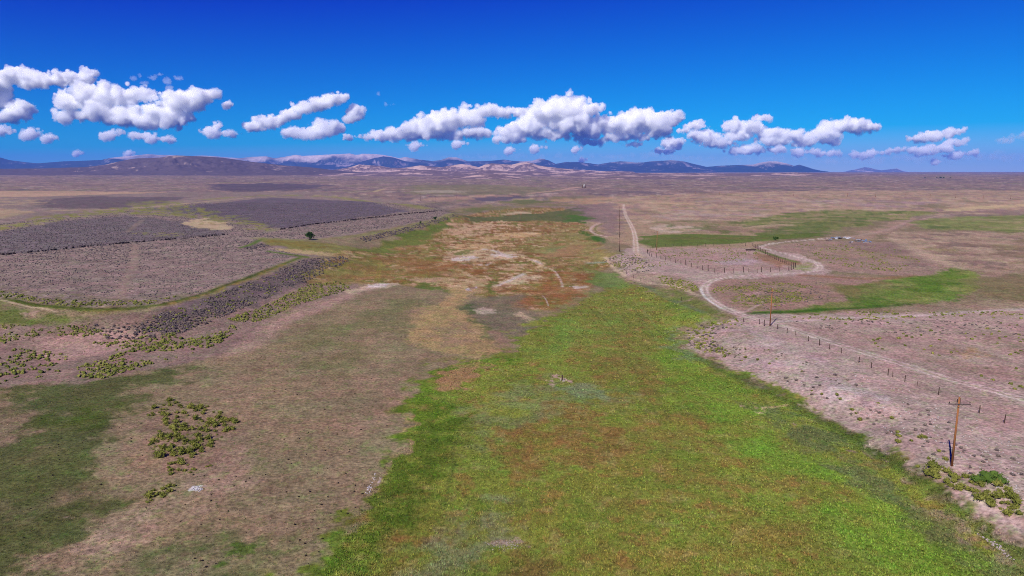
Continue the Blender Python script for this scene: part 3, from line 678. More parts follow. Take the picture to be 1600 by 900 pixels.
def ground_material():
    m, nt, b, out = new_mat('soil_and_grass')
    pos = N(nt, 'ShaderNodeNewGeometry').outputs['Position']
    a = N(nt, 'ShaderNodeAttribute', attribute_name='albedo').outputs['Color']
    s = N(nt, 'ShaderNodeAttribute', attribute_name='sage').outputs['Fac']
    n1 = noise_n(nt, pos, 1.6, 4, 0.65)
    n2 = noise_n(nt, pos, 0.35, 3, 0.6)
    n3 = noise_n(nt, pos, 0.05, 3, 0.6)
    f = math_n(nt, 'MULTIPLY', remap(nt, n1, 0.3, 0.7, 0.48, 1.5), remap(nt, n2, 0.3, 0.7, 0.8, 1.2))
    f = math_n(nt, 'MULTIPLY', f, remap(nt, n3, 0.3, 0.7, 0.9, 1.1))
    col = mul_col(nt, a, f)
    for off, tint, sc in (((31, 7, 3), (0.72, 1.18, 0.62, 1), 0.55), ((5, 61, 9), (1.18, 0.96, 0.96, 1), 0.8)):
        va = N(nt, 'ShaderNodeVectorMath', operation='ADD'); va.inputs[1].default_value = off
        nt.links.new(pos, va.inputs[0])
        nn = noise_n(nt, va.outputs[0], sc, 5, 0.75)
        mm = N(nt, 'ShaderNodeMix', data_type='RGBA', blend_type='MULTIPLY')
        nt.links.new(remap(nt, nn, 0.5, 0.7, 0.0, 0.8), mm.inputs[0]); nt.links.new(col, mm.inputs[6]); mm.inputs[7].default_value = tint
        col = mm.outputs[2]
    # sagebrush cover seen from afar: dark bush tops with pale soil between
    vor = N(nt, 'ShaderNodeTexVoronoi'); vor.inputs['Scale'].default_value = 0.62
    nt.links.new(pos, vor.inputs['Vector'])
    vm = remap(nt, vor.outputs['Distance'], 0.15, 0.75, 0.82, 1.2)
    n4 = noise_n(nt, pos, 0.16, 4, 0.7)
    vm = math_n(nt, 'MULTIPLY', vm, remap(nt, n4, 0.3, 0.7, 0.75, 1.25))
    mixf = N(nt, 'ShaderNodeMix', data_type='FLOAT')
    nt.links.new(s, mixf.inputs[0]); mixf.inputs[2].default_value = 1.0; nt.links.new(vm, mixf.inputs[3])
    col = mul_col(nt, col, mixf.outputs[0])
    nt.links.new(col, b.inputs['Base Color'])
    b.inputs['Specular IOR Level'].default_value = 0.05
    bump = N(nt, 'ShaderNodeBump'); bump.inputs['Strength'].default_value = 0.6; bump.inputs['Distance'].default_value = 0.35
    nt.links.new(math_n(nt, 'ADD', n1, n2), bump.inputs['Height'])
    nt.links.new(bump.outputs[0], b.inputs['Normal'])
    return m
def attr_material(name, transl=0.0, nscale=0.0):
    m, nt, b, out = new_mat(name)
    a = N(nt, 'ShaderNodeAttribute', attribute_name='albedo').outputs['Color']
    if nscale:
        pos = N(nt, 'ShaderNodeNewGeometry').outputs['Position']
        a = mul_col(nt, a, remap(nt, noise_n(nt, pos, nscale, 4, 0.6), 0.3, 0.7, 0.8, 1.2))
    nt.links.new(a, b.inputs['Base Color'])
    b.inputs['Specular IOR Level'].default_value = 0.03
    if transl:
        t = N(nt, 'ShaderNodeBsdfTranslucent'); nt.links.new(a, t.inputs['Color'])
        mx = N(nt, 'ShaderNodeMixShader'); mx.inputs[0].default_value = transl
        nt.links.new(b.outputs[0], mx.inputs[1]); nt.links.new(t.outputs[0], mx.inputs[2])
        nt.links.new(mx.outputs[0], out.inputs['Surface'])
    return m
def shrub_material(name, c0, c1, transl=0.15):
    """leaf colour between c0 and c1, different on every bush and every sprig"""
    m, nt, b, out = new_mat(name)
    oi = N(nt, 'ShaderNodeObjectInfo'); 
    tc = N(nt, 'ShaderNodeNewGeometry')
    n1 = noise_n(nt, tc.outputs['Position'], 5.0, 2, 0.6)
    t = math_n(nt, 'ADD', math_n(nt, 'MULTIPLY', oi.outputs['Random'], 0.6), math_n(nt, 'MULTIPLY', remap(nt, n1, 0.3, 0.7, 0, 1), 0.4))
    mx = N(nt, 'ShaderNodeMix', data_type='RGBA')
    nt.links.new(t, mx.inputs[0])
    mx.inputs[6].default_value = (*alb(c0), 1); mx.inputs[7].default_value = (*alb(c1), 1)
    nt.links.new(mx.outputs[2], b.inputs['Base Color'])
    if transl:
        tr = N(nt, 'ShaderNodeBsdfTranslucent'); nt.links.new(mx.outputs[2], tr.inputs['Color'])
        ms = N(nt, 'ShaderNodeMixShader'); ms.inputs[0].default_value = transl
        nt.links.new(b.outputs[0], ms.inputs[1]); nt.links.new(tr.outputs[0], ms.inputs[2])
        nt.links.new(ms.outputs[0], out.inputs['Surface'])
    return m
def plain_material(name, col, rough=0.85, metal=0.0, nscale=6.0, lo=0.75, hi=1.25, stretch=(1, 1, 1)):
    m, nt, b, out = new_mat(name)
    tc = N(nt, 'ShaderNodeTexCoord')
    mp = N(nt, 'ShaderNodeMapping'); mp.inputs['Scale'].default_value = stretch
    nt.links.new(tc.outputs['Object'], mp.inputs['Vector'])
    f = remap(nt, noise_n(nt, mp.outputs[0], nscale, 4, 0.6), 0.3, 0.7, lo, hi)
    rgb = N(nt, 'ShaderNodeRGB'); rgb.outputs[0].default_value = (*alb(col), 1)
    nt.links.new(mul_col(nt, rgb.outputs[0], f), b.inputs['Base Color'])
    b.inputs['Roughness'].default_value = rough
    b.inputs['Metallic'].default_value = metal
    return m

M_GROUND = ground_material()
M_TUFT = attr_material('grass_blades', 0.35)
M_ROCK = attr_material('bare_hills', 0.0, 0.02)
M_SCRUB = attr_material('scrub_leaves', 0.1)
M_RABBIT = shrub_material('yellow_green_leaves', (116, 126, 52), (172, 170, 82), 0.25)
M_SAGE = shrub_material('grey_leaves', (104, 92, 94), (146, 130, 116), 0.1)
M_LUSH = shrub_material('bright_green_leaves', (84, 116, 44), (116, 142, 62), 0.25)
M_TREE = shrub_material('dark_green_leaves', (52, 84, 34), (84, 112, 52), 0.2)
M_BARK = plain_material('bark', (96, 76, 60), nscale=8)
M_POLE = plain_material('weathered_orange_wood', (164, 108, 66), nscale=3, stretch=(6, 6, 0.4))
M_DARKPOLE = plain_material('grey_brown_pole_wood', (112, 84, 72), nscale=3, stretch=(6, 6, 0.4))
M_ARM = plain_material('dark_grey_wood', (96, 84, 80), nscale=4)
M_POST = plain_material('old_post_wood', (84, 66, 58), nscale=5, stretch=(5, 5, 0.6))
M_STEEL = plain_material('rusty_steel', (112, 88, 78), rough=0.6, nscale=9)
M_WIRE = plain_material('fence_wire', (120, 108, 100), rough=0.5, metal=0.6)
M_INSUL = plain_material('pale_insulator', (210, 206, 200), rough=0.35)
M_DARKINS = plain_material('dark_insulator', (54, 46, 46), rough=0.35)
M_STONE = plain_material('pale_stone', (206, 190, 178), nscale=4)
M_SCRAPW = plain_material('white_scrap', (226, 226, 232), rough=0.6)
M_SCRAPB = plain_material('blue_grey_scrap', (150, 176, 214), rough=0.5)
M_SCRAPD = plain_material('dark_scrap', (110, 96, 92), rough=0.6)

# ------------------------------------------------------------------ the ground sheet
FAR = 24000.0
def build_ground():
    inv = np.linspace(1 / 58.0, 1 / 1500.0, 540)
    rr = np.concatenate([np.linspace(2.0, 57.0, 26), 1 / inv, np.geomspace(1500, FAR, 130)[1:]])
    fine = np.radians(np.linspace(-42, 42, 1020))
    coarse = np.radians(np.concatenate([np.linspace(42, 318, 90)[1:-1]]))
    th = np.concatenate([fine, coarse])
    nr, nt_ = len(rr), len(th)
    R, T = np.meshgrid(rr, th, indexing='ij')
    X = (R * np.sin(T)).ravel(); Y = (R * np.cos(T)).ravel()
    Z = terrain(X, Y)
    col, sg = paint(X, Y)
    verts = np.stack([X, Y, Z], 1)
    c = np.array([[0.0, 0.0, tz(0, 0)]])
    verts = np.concatenate([verts, c]); col = np.concatenate([col, col[:1]]); sg = np.concatenate([sg, sg[:1]])
    i, j = np.meshgrid(np.arange(nr - 1), np.arange(nt_), indexing='ij')
    j2 = (j + 1) % nt_
    f = np.stack([i * nt_ + j, i * nt_ + j2, (i + 1) * nt_ + j2, (i + 1) * nt_ + j], -1).reshape(-1, 4)[:, ::-1]
    ci = len(verts) - 1
    jj = np.arange(nt_)
    cap = np.stack([np.full(nt_, ci), jj, (jj + 1) % nt_, (jj + 1) % nt_], 1)
    me = bpy.data.meshes.new('ground')
    me = mesh_np('ground', verts, f, M_GROUND, col, True, {'sage': sg})
    o = link('ground', me)
    return tag(o, 'broad dry valley floor with green meadow, brown flats and dirt tracks', 'ground', kind='structure')
build_ground()

# ------------------------------------------------------------------ hills and mountains
CROP = 1.0
def slope_of(px): return (np.asarray(px, float) - 800.0) / F * cP
def rise_of(py): return (269.0 - np.asarray(py, float)) * cP * cP / F
def ridge(name, label, cat, crest, D, depth, cols, rock=0.4, spur=0.35, nsc=1.0, na=420, nd=40, seed=0.0, front=1.0, base=None, shape=1.4):
    cr = np.array(crest, float)
    px = np.linspace(cr[0, 0], cr[-1, 0], na)
    py = np.interp(px, cr[:, 0], cr[:, 1])
    u = slope_of(px)
    t = np.linspace(-1, 1, nd)
    U, T = np.meshgrid(u, t, indexing='xy')
    Yb = D + T * depth
    # the crest wanders in depth
    wander = fbm(U * 9, U * 0 + seed, 3, off=seed) * depth * 0.25
    Y = Yb + wander * (1 - T * T)
    X = U * Y
    zc = H + D * rise_of(py)
    gz = terrain(X.ravel(), Y.ravel()).reshape(X.shape)
    top = np.maximum(zc[None, :] - gz, 0)
    g = np.clip(1 - np.abs(T) ** shape, 0, 1)
    L = depth * 0.55 / nsc
    rg = ridged(X / L + 0.15 * fbm(X / L * 2, Y / L * 2, 2), Y / (L * 1.6), 5, off=seed)
    rn = (rg - rg.min()) / (rg.max() - rg.min() + 1e-9)
    away = sstep(0.0, 0.35, np.abs(T))
    hgt = top * g * (1 - spur * (1 - rn) * away) + top * 0.10 * (fbm(X / (L * .3), Y / (L * .3), 3, off=seed + 2)) * away * g
    edge = np.minimum(1, np.minimum(px - px[0], px[-1] - px) / 12.0)[None, :]
    Z = gz - 3.0 + (hgt + 2.0 * g) * (0.15 + 0.85 * edge)
    # colour: grasp of vegetation and bare ground
    v = fbm(X / (L * 0.5), Y / (L * 0.5), 5, gain=0.6, off=seed + 5)
    rel = hgt / (top.max() + 1e-6)
    steep = np.abs(np.gradient(Z, axis=1)) / (np.abs(np.gradient(X, axis=1)) + 1e-6)
    v = v + 0.35 * fbm(X / (L * .1), Y / (L * .16), 3, off=seed + 3)
    k1 = sstep(0.0, 0.28, 0.35 * v + rock - 0.4 + (0.55 - rn) * 1.1 + steep * 0.5)
    k2 = sstep(0.5, 0.95, rel + 0.25 * fbm(X / L, Y / L, 4, off=seed + 9)) if len(cols) > 2 else 0 * rel
    base_c, bare_c = alb(cols[0]), alb(cols[1])
    col = base_c * (1 - k1[..., None]) + bare_c * k1[..., None]
    if len(cols) > 2:
        col = col * (1 - k2[..., None]) + alb(cols[2]) * k2[..., None]
    col = col * (1 + 0.15 * fbm(X / (L * .12), Y / (L * .12), 3, off=seed + 1))[..., None]
    i, j = np.meshgrid(np.arange(nd - 1), np.arange(na - 1), indexing='ij')
    f = np.stack([i * na + j, i * na + j + 1, (i + 1) * na + j + 1, (i + 1) * na + j], -1).reshape(-1, 4)
    me = mesh_np(name, np.stack([X, Y, Z], -1).reshape(-1, 3), f, M_ROCK, np.clip(col.reshape(-1, 3), 0.003, 0.8), True)
    o = link(name, me)
    return tag(o, label, cat, kind='structure')

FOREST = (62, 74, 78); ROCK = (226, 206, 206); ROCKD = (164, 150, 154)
ridge('mountain_range', 'blue mountains on the left horizon, behind the brown hill', 'mountain range',
      [(-300, 250), (-150, 243), (-60, 247), (0, 245), (17, 250), (40, 253), (60, 255), (100, 252), (130, 251), (160, 250), (173, 247), (200, 250), (240, 254), (300, 258), (360, 262), (420, 266)],
      15500, 1500, [FOREST, ROCKD], rock=0.22, spur=0.5, seed=1.0)
ridge('mountain_range', 'long pale-topped blue mountain range across the middle of the horizon', 'mountain range',
      [(120, 266), (150, 254), (173, 247), (200, 244), (213, 243), (233, 241), (250, 242), (267, 242), (290, 244), (317, 243), (333, 244), (355, 246), (377, 247), (395, 245), (417, 244), (430, 247), (444, 245), (455, 243), (464, 241.5), (474, 243.5),
       (500, 242.5), (520, 241.5), (534, 241), (548, 240), (556, 242), (561, 242), (567, 240.5), (577, 240.5), (590, 241), (601, 242), (612, 244), (624, 247), (634, 245), (655, 249), (677, 252), (690, 250), (701, 246), (714, 246), (722, 249), (731, 252), (750, 251.5),
       (768, 251), (788, 249), (800, 251), (818, 252), (832, 251), (842, 248), (848, 248), (858, 251), (868, 256), (884, 253), (901, 253), (921, 255), (934, 257), (950, 254), (968, 252), (980, 252.5), (991, 254), (1004, 254), (1018, 252), (1034, 251),
       (1048, 250), (1068, 252), (1080, 255), (1093, 258), (1110, 262), (1130, 266)],
      18500, 2000, [FOREST, ROCKD, ROCK], rock=0.34, spur=0.65, na=900, nd=56, nsc=1.6, seed=4.0)
ridge('mountain', 'dark blue forested ridge in front of the pale range, centre of the horizon', 'mountain',
      [(420, 264), (470, 259), (520, 257), (560, 254), (585, 247), (600, 244), (615, 246), (635, 252), (660, 256), (685, 254), (702, 249), (716, 250), (735, 255), (770, 256), (800, 254), (840, 257), (862, 258), (880, 255.5), (900, 254.5), (918, 256), (935, 260), (960, 262), (1000, 259), (1040, 258), (1080, 261), (1120, 264)],
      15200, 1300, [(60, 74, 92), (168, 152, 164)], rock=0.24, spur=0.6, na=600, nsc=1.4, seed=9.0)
ridge('mountain', 'blue mesa with two pale peaks on the right of the horizon', 'mountain',
      [(1085, 266), (1100, 261), (1123, 259), (1149, 258), (1176, 257), (1187, 254), (1200, 252), (1213, 252), (1228, 255), (1240, 259), (1248, 257), (1258, 260), (1270, 264), (1285, 267), (1300, 268)],
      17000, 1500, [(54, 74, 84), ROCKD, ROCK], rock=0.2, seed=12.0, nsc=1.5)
ridge('mountain', 'small far pair of pale blue peaks at the right of the horizon', 'mountain',
      [(1315, 268), (1335, 265), (1350, 261), (1358, 262), (1366, 264), (1376, 266), (1386, 265), (1394, 264), (1401, 263), (1408, 266), (1420, 268)],
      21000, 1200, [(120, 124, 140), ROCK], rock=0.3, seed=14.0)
ridge('hill', 'broad brown hill with pale eroded gullies on the left', 'hill',
      [(-420, 270), (-200, 266), (-60, 264), (0, 263.5), (67, 263), (133, 261), (167, 257), (187, 252), (205, 248.5), (217, 247), (240, 246.5), (254, 246), (266, 244), (277, 243), (300, 243.5), (334, 244.5), (350, 246), (367, 248), (400, 253), (444, 258), (484, 261), (534, 267), (580, 270)],
      6600, 1300, [(108, 92, 94), (186, 160, 146)], rock=0.1, spur=0.45, na=700, nd=70, nsc=2.2, seed=21.0, shape=1.2)
BAD = [(130, 108, 108), (216, 182, 170)]
ridge('badlands', 'farthest row of pink and purple badland hills under the blue range', 'badlands',
      [(500, 268), (530, 264), (548, 261), (561, 257), (575, 258), (594, 259), (610, 262), (632, 262), (657, 258), (675, 260), (690, 261), (706, 258), (721, 256), (735, 258), (748, 261), (758, 257), (768, 255), (785, 256), (800, 257), (812, 254), (824, 253), (833, 255), (841, 258), (868, 262), (901, 265), (940, 267), (1000, 268)],
      7800, 900, BAD, rock=0.5, spur=0.6, na=520, nd=50, nsc=1.8, seed=31.0)
ridge('badlands', 'middle row of low pink badland hills crossing the plain', 'badlands',
      [(470, 272), (560, 270), (600, 269), (640, 266), (668, 265), (700, 267), (730, 268), (752, 265), (775, 266), (800, 268), (830, 267), (860, 269), (900, 270.5), (960, 269), (1000, 270.5), (1060, 270), (1120, 271), (1200, 270.5), (1240, 269), (1300, 271), (1360, 272), (1440, 273)],
      5600, 700, BAD, rock=0.46, spur=0.6, na=640, nd=40, nsc=1.6, seed=35.0)
ridge('badlands', 'nearest row of low eroded pink banks on the plain', 'badlands',
      [(480, 284), (540, 281), (600, 280), (660, 278), (720, 275.5), (752, 272), (775, 271.5), (800, 275), (830, 280), (850, 281), (880, 277.5), (930, 277), (980, 275.5), (1020, 275), (1070, 276.5), (1120, 278), (1180, 279), (1240, 278.5), (1300, 281), (1340, 283)],
      3900, 420, BAD, rock=0.44, spur=0.55, na=640, nd=36, nsc=1.3, seed=38.0)

# ------------------------------------------------------------------ shrubs
def shrub_mesh(name, mat, seed, n_leaf=95, flat=0.75, leaf=0.36, lumps=6):
    """a lumpy dome of sprigs, 1 m across, standing on z = 0"""
    rg = random.Random(seed)
    bm = bmesh.new()
    cs = [(0, 0, 0.32, 0.34)]
    for i in range(lumps):
        a = rg.uniform(0, 6.283); d = rg.uniform(0.16, 0.36)
        cs.append((math.cos(a) * d, math.sin(a) * d, rg.uniform(0.1, 0.32), rg.uniform(0.1, 0.26)))
    for (x, y, z, r) in cs:
        res = bmesh.ops.create_icosphere(bm, subdivisions=1, radius=r * 0.85)
        for v in res['verts']:
            k = 1 + rg.uniform(-0.18, 0.18)
            zz = max(0.0, z + 0.06 + v.co.z * k)
            q = 0.55 + 0.45 * min(1.0, zz / 0.22)
            v.co = Vector(((x + v.co.x * k) * q, (y + v.co.y * k) * q, zz * flat * 1.15))
    for i in range(n_leaf):
        x, y, z, r = rg.choice(cs)
        d = Vector((rg.gauss(0, 1), rg.gauss(0, 1), rg.gauss(0.35, 0.8))).normalized()
        p = Vector((x, y, z)) + d * r * rg.uniform(0.85, 1.12)
        p.z = max(0.1, p.z + 0.05) * flat * 1.15
        s = leaf * rg.uniform(0.5, 1.0)
        t = (d + Vector((rg.uniform(-.7, .7), rg.uniform(-.7, .7), rg.uniform(0, .9)))).normalized()
        w = t.cross(Vector((rg.uniform(-1, 1), rg.uniform(-1, 1), rg.uniform(-1, 1)))).normalized() * s * 0.35
        vs = [bm.verts.new(p - w * 0.5), bm.verts.new(p + w * 0.5), bm.verts.new(p + t * s * 0.6 + w * 0.4), bm.verts.new(p + t * s * 0.75 - w * 0.3)]
        bm.faces.new(vs)
    me = bpy.data.meshes.new(name); bm.to_mesh(me); bm.free(); me.materials.append(mat)
    return me
RABBITS = [shrub_mesh('rabbitbrush', M_RABBIT, 100 + i) for i in range(7)]
SAGES = [shrub_mesh('sagebrush', M_SAGE, 200 + i, 60, 0.7, 0.24) for i in range(7)]

def pick_points(polys, n, rng, prob=None):
    """spots spread evenly over the photograph inside outlines (in its pixels), on the ground"""
    out = []
    for pts, share in polys:
        a = np.array(pts, float)
        got = []
        need = int(n * share); tries = 0
        while sum(len(g) for g in got) < need and tries < 60:
            px = rng.uniform(a[:, 0].min(), a[:, 0].max(), need * 3); py = rng.uniform(a[:, 1].min(), a[:, 1].max(), need * 3)
            ok = poly_sd(px, py, a) > 0
            got.append(np.stack([px[ok], py[ok]], 1)); tries += 1
        got = np.concatenate(got)[:need]
        out.append(got)
    q = np.concatenate(out)
    X, Y = at(q[:, 0], q[:, 1])
    return X, Y
def thin(X, Y, dmin):
    """drop spots closer than dmin to an earlier one"""
    cell = {}; keep = []
    for i, (x, y) in enumerate(zip(X, Y)):
        d = dmin[i] if hasattr(dmin, '__len__') else dmin
        cx, cy_ = int(x // 1.5), int(y // 1.5); ok = True
        for a in (-1, 0, 1):
            for b in (-1, 0, 1):
                for (ox, oy) in cell.get((cx + a, cy_ + b), ()):
                    if (ox - x) ** 2 + (oy - y) ** 2 < d * d: ok = False
        if ok:
            cell.setdefault((cx, cy_), []).append((x, y)); keep.append(i)
    return np.array(keep, int)

# clusters: (outline in the photograph, how many, kind, size range, label, group)
CL = []
def cluster(kind, label, group, pts, n, lo, hi, clump=0.0, solo=True):
    rng = np.random.default_rng(len(CL) + 50)
    a = np.array(pts, float)
    if clump:
        # clumped: keep spots where a noise field is high
        X, Y = pick_points([(pts, 1)], n * 4, rng)
        v = fbm(X / clump, Y / clump, 2, off=len(CL) * 3.1)
        idx = np.argsort(-(v + rng.uniform(-0.6, 0.6, len(v))))[:int(n * 1.25)]
        rng.shuffle(idx)
        X, Y = X[idx], Y[idx]
    else:
        X, Y = pick_points([(pts, 1)], int(n * 1.2), rng)
    s = rng.uniform(lo, hi, len(X)) * rng.uniform(0.66, 1.0, len(X))
    k = thin(X, Y, s * 0.5)[:n]
    CL.append(dict(kind=kind, label=label, group=group, X=X[k], Y=Y[k], s=s[k], solo=solo))
ROUND = [(226, 640), (240, 632), (268, 626), (285, 634), (312, 632), (345, 640), (362, 652), (372, 668), (350, 684), (338, 700), (318, 704), (306, 716), (285, 728), (262, 728), (240, 712), (228, 698), (240, 680), (258, 668), (250, 655), (232, 650)]
cluster('rabbitbrush', 'yellow-green rabbitbrush in the round thicket on the brown flat', 'rabbitbrush in the round thicket', ROUND, 175, 0.5, 1.7, clump=0)
cluster('rabbitbrush', 'yellow-green rabbitbrush in the small clump beside the white salt patch', 'rabbitbrush beside the salt patch', [(225, 775), (240, 764), (272, 756), (275, 764), (250, 780), (226, 792)], 16, 0.8, 1.4)
cluster('rabbitbrush', 'yellow-green rabbitbrush straggling below the round thicket', 'rabbitbrush below the round thicket', [(262, 728), (310, 722), (330, 728), (318, 745), (285, 748), (264, 742)], 12, 0.6, 1.1)
cluster('rabbitbrush', 'pale green bush in the thicket below the nearest power pole', 'bushes at the foot of the nearest power pole', [(1430, 728), (1452, 725), (1485, 738), (1520, 742), (1575, 765), (1600, 790), (1600, 812), (1560, 800), (1520, 775), (1470, 758)], 90, 0.7, 2.0)
cluster('rabbitbrush', 'small yellow-green bush on the pale stony bank below the wire fence', 'bushes on the pale stony bank', [(1090, 525), (1200, 545), (1300, 590), (1400, 640), (1480, 700), (1500, 730), (1440, 715), (1300, 630), (1150, 560)], 30, 0.6, 1.2)
cluster('rabbitbrush', 'small yellow-green bush on the pink flat right of the dirt road', 'bushes on the pink flat beyond the road', [(1330, 500), (1600, 495), (1700, 520), (1700, 650), (1560, 600), (1400, 555), (1300, 520)], 110, 0.7, 1.3, clump=14, solo=False)
cluster('sagebrush', 'grey sagebrush on the pale stony bank below the wire fence', 'sagebrush on the pale stony bank', [(1110, 520), (1200, 540), (1320, 590), (1420, 630), (1600, 690), (1640, 820), (1500, 735), (1380, 675), (1150, 560)], 130, 0.4, 1.05, clump=10)
cluster('rabbitbrush', 'yellow-green bush on the slope where the road bends above the meadow', 'bushes on the slope at the road bend', [(1068, 520), (1090, 508), (1150, 498), (1160, 508), (1110, 525), (1130, 545), (1160, 565), (1110, 555), (1078, 540)], 110, 0.7, 1.2, solo=False)
cluster('rabbitbrush', 'yellow-green rabbitbrush in the left-hand thicket under the sagebrush bank', 'rabbitbrush under the sagebrush bank', [(-60, 555), (0, 548), (40, 545), (70, 565), (110, 575), (60, 590), (0, 600), (-60, 605)], 120, 0.9, 1.6, clump=7, solo=False)
cluster('rabbitbrush', '', 'rabbitbrush strip', [(120, 575), (180, 555), (220, 540), (300, 520), (360, 500), (375, 515), (330, 545), (250, 565), (160, 592), (120, 590)], 430, 0.7, 1.6, clump=14, solo=False)
cluster('rabbitbrush', '', 'rabbitbrush strip', [(40, 545), (100, 552), (110, 560), (75, 575), (40, 565)], 40, 0.8, 1.4, solo=False)
cluster('rabbitbrush', '', 'rabbitbrush strip', [(130, 520), (200, 528), (280, 520), (260, 545), (180, 548), (130, 535)], 120, 0.8, 1.3, clump=6, solo=False)
cluster('rabbitbrush', '', 'rabbitbrush strip', [(350, 500), (420, 475), (480, 445), (530, 440), (550, 452), (470, 475), (400, 505)], 560, 0.6, 1.3, solo=False)
cluster('rabbitbrush', '', 'rabbitbrush strip', [(0, 505), (80, 512), (150, 505), (160, 520), (60, 535), (0, 540)], 130, 0.7, 1.2, clump=7, solo=False)
cluster('rabbitbrush', '', 'rabbitbrush ditch', [(0, 455), (100, 470), (230, 470), (280, 462), (230, 476), (100, 480), (0, 464)], 220, 0.7, 1.2, solo=False)
cluster('rabbitbrush', '', 'rabbitbrush corral', [(1010, 392), (1080, 387), (1180, 388), (1190, 405), (1120, 412), (1060, 408)], 380, 0.4, 1.0, clump=10, solo=False)
cluster('rabbitbrush', '', 'rabbitbrush island', [(1110, 455), (1130, 443), (1200, 440), (1270, 445), (1275, 465), (1200, 484), (1150, 474)], 640, 0.4, 1.0, clump=12, solo=False)
cluster('rabbitbrush', '', 'rabbitbrush right', [(1240, 382), (1320, 382), (1400, 388), (1440, 408), (1400, 425), (1300, 415)], 460, 0.5, 1.1, clump=16, solo=False)
cluster('rabbitbrush', '', 'rabbitbrush bend', [(1030, 430), (1075, 438), (1095, 450), (1085, 458), (1050, 450), (1030, 440)], 160, 0.7, 1.2, solo=False)
cluster('rabbitbrush', '', 'rabbitbrush point', [(940, 408), (975, 396), (1010, 400), (1050, 412), (1000, 425), (960, 418)], 150, 0.6, 1.1, clump=8, solo=False)
cluster('rabbitbrush', '', 'rabbitbrush roadside', [(1220, 496), (1360, 486), (1560, 486), (1600, 492), (1440, 498), (1300, 502)], 150, 0.6, 1.1, clump=12, solo=False)
cluster('sagebrush', '', 'sage point', [(940, 408), (975, 396), (1040, 415), (1000, 428), (960, 418)], 160, 0.7, 1.1, clump=8, solo=False)
cluster('sagebrush', '', 'sage island', [(1130, 445), (1290, 442), (1300, 468), (1190, 484)], 260, 0.5, 0.9, solo=False)
cluster('sagebrush', '', 'sage roadside', [(1230, 500), (1480, 494), (1600, 500), (1600, 530), (1400, 520), (1280, 520)], 160, 0.5, 0.9, clump=12, solo=False)
cluster('sagebrush', '', 'sage slope', [(1068, 520), (1090, 508), (1160, 508), (1110, 525), (1160, 565), (1078, 540)], 90, 0.6, 1.1, solo=False)
SLOPE = [(210, 520), (240, 492), (300, 476), (360, 452), (420, 430), (480, 407), (512, 404), (505, 420), (470, 440), (430, 460), (360, 490), (280, 522)]
cluster('sagebrush', 'dark grey sagebrush on the lower edge of the left-hand bank', 'sagebrush on the left-hand bank', [(130, 510), (220, 505), (320, 485), (330, 505), (250, 530), (170, 532)], 220, 0.6, 1.5)
cluster('sagebrush', '', 'sage slope left', SLOPE, 1700, 0.5, 1.35, clump=9, solo=False)
cluster('rabbitbrush', '', 'rabbitbrush slope', SLOPE, 260, 0.6, 1.1, solo=False)
cluster('sagebrush', '', 'sage slope left', [(430, 420), (480, 404), (540, 400), (545, 410), (510, 425), (470, 445)], 360, 0.9, 1.4, solo=False)
cluster('sagebrush', '', 'sage bank far', [(560, 372), (640, 354), (712, 334), (716, 338), (650, 360), (570, 378)], 420, 1.2, 1.8, solo=False)
cluster('sagebrush', '', 'sage notch', [(380, 388), (412, 380), (420, 384), (395, 392)], 60, 1.4, 2.2, solo=False)

def blob_batch(X, Y, s, cols, rng, squash=0.62, sides=6):
    """many small irregular domes as one mesh: 2 rings + a top each"""
    n = len(X)
    Z = terrain(X, Y)
    ang = np.linspace(0, 2 * np.pi, sides, endpoint=False)
    a0 = rng.uniform(0, 6.28, n)[:, None] + ang[None, :] + rng.uniform(-.25, .25, (n, sides))
    r0 = s[:, None] * 0.5 * rng.uniform(0.35, 0.6, (n, sides))
    r1 = s[:, None] * 0.5 * rng.uniform(0.6, 1.2, (n, sides))
    h1 = s[:, None] * squash * rng.uniform(0.45, 0.9, (n, sides)) * 0.75
    r2 = s[:, None] * 0.5 * rng.uniform(0.15, 0.6, (n, sides))
    h2 = s[:, None] * squash * rng.uniform(0.7, 1.1, (n, sides))
    V = np.empty((n, 3 * sides, 3))
    for k, (r, h) in enumerate(((r0, -0.05 + 0 * r0), (r1, h1), (r2, h2))):
        V[:, k * sides:(k + 1) * sides, 0] = X[:, None] + np.cos(a0) * r
        V[:, k * sides:(k + 1) * sides, 1] = Y[:, None] + np.sin(a0) * r
        V[:, k * sides:(k + 1) * sides, 2] = Z[:, None] + h
    j = np.arange(sides); j2 = (j + 1) % sides
    q1 = np.concatenate([np.stack([j, j2, sides + j2], 1), np.stack([j, sides + j2, sides + j], 1),
                         np.stack([sides + j, sides + j2, 2 * sides + j2], 1), np.stack([sides + j, 2 * sides + j2, 2 * sides + j], 1),
                         np.array([[2 * sides, 2 * sides + i, 2 * sides + i + 1] for i in range(1, sides - 1)])])
    f = (q1[None] + (np.arange(n) * 3 * sides)[:, None, None]).reshape(-1, 3)
    cc = np.repeat(cols[:, None, :], 3 * sides, 1) * rng.uniform(0.85, 1.15, (n, 3 * sides, 1))
    return V.reshape(-1, 3), f, cc.reshape(-1, 3)
def shrub_cols(kind, n, rng):
    t = rng.random(n)[:, None]
    if kind == 'rabbitbrush':
        return alb((98, 108, 48)) * (1 - t) + alb((156, 154, 80)) * t
    return (alb((98, 88, 92)) * (1 - t) + alb((148, 132, 124)) * t)

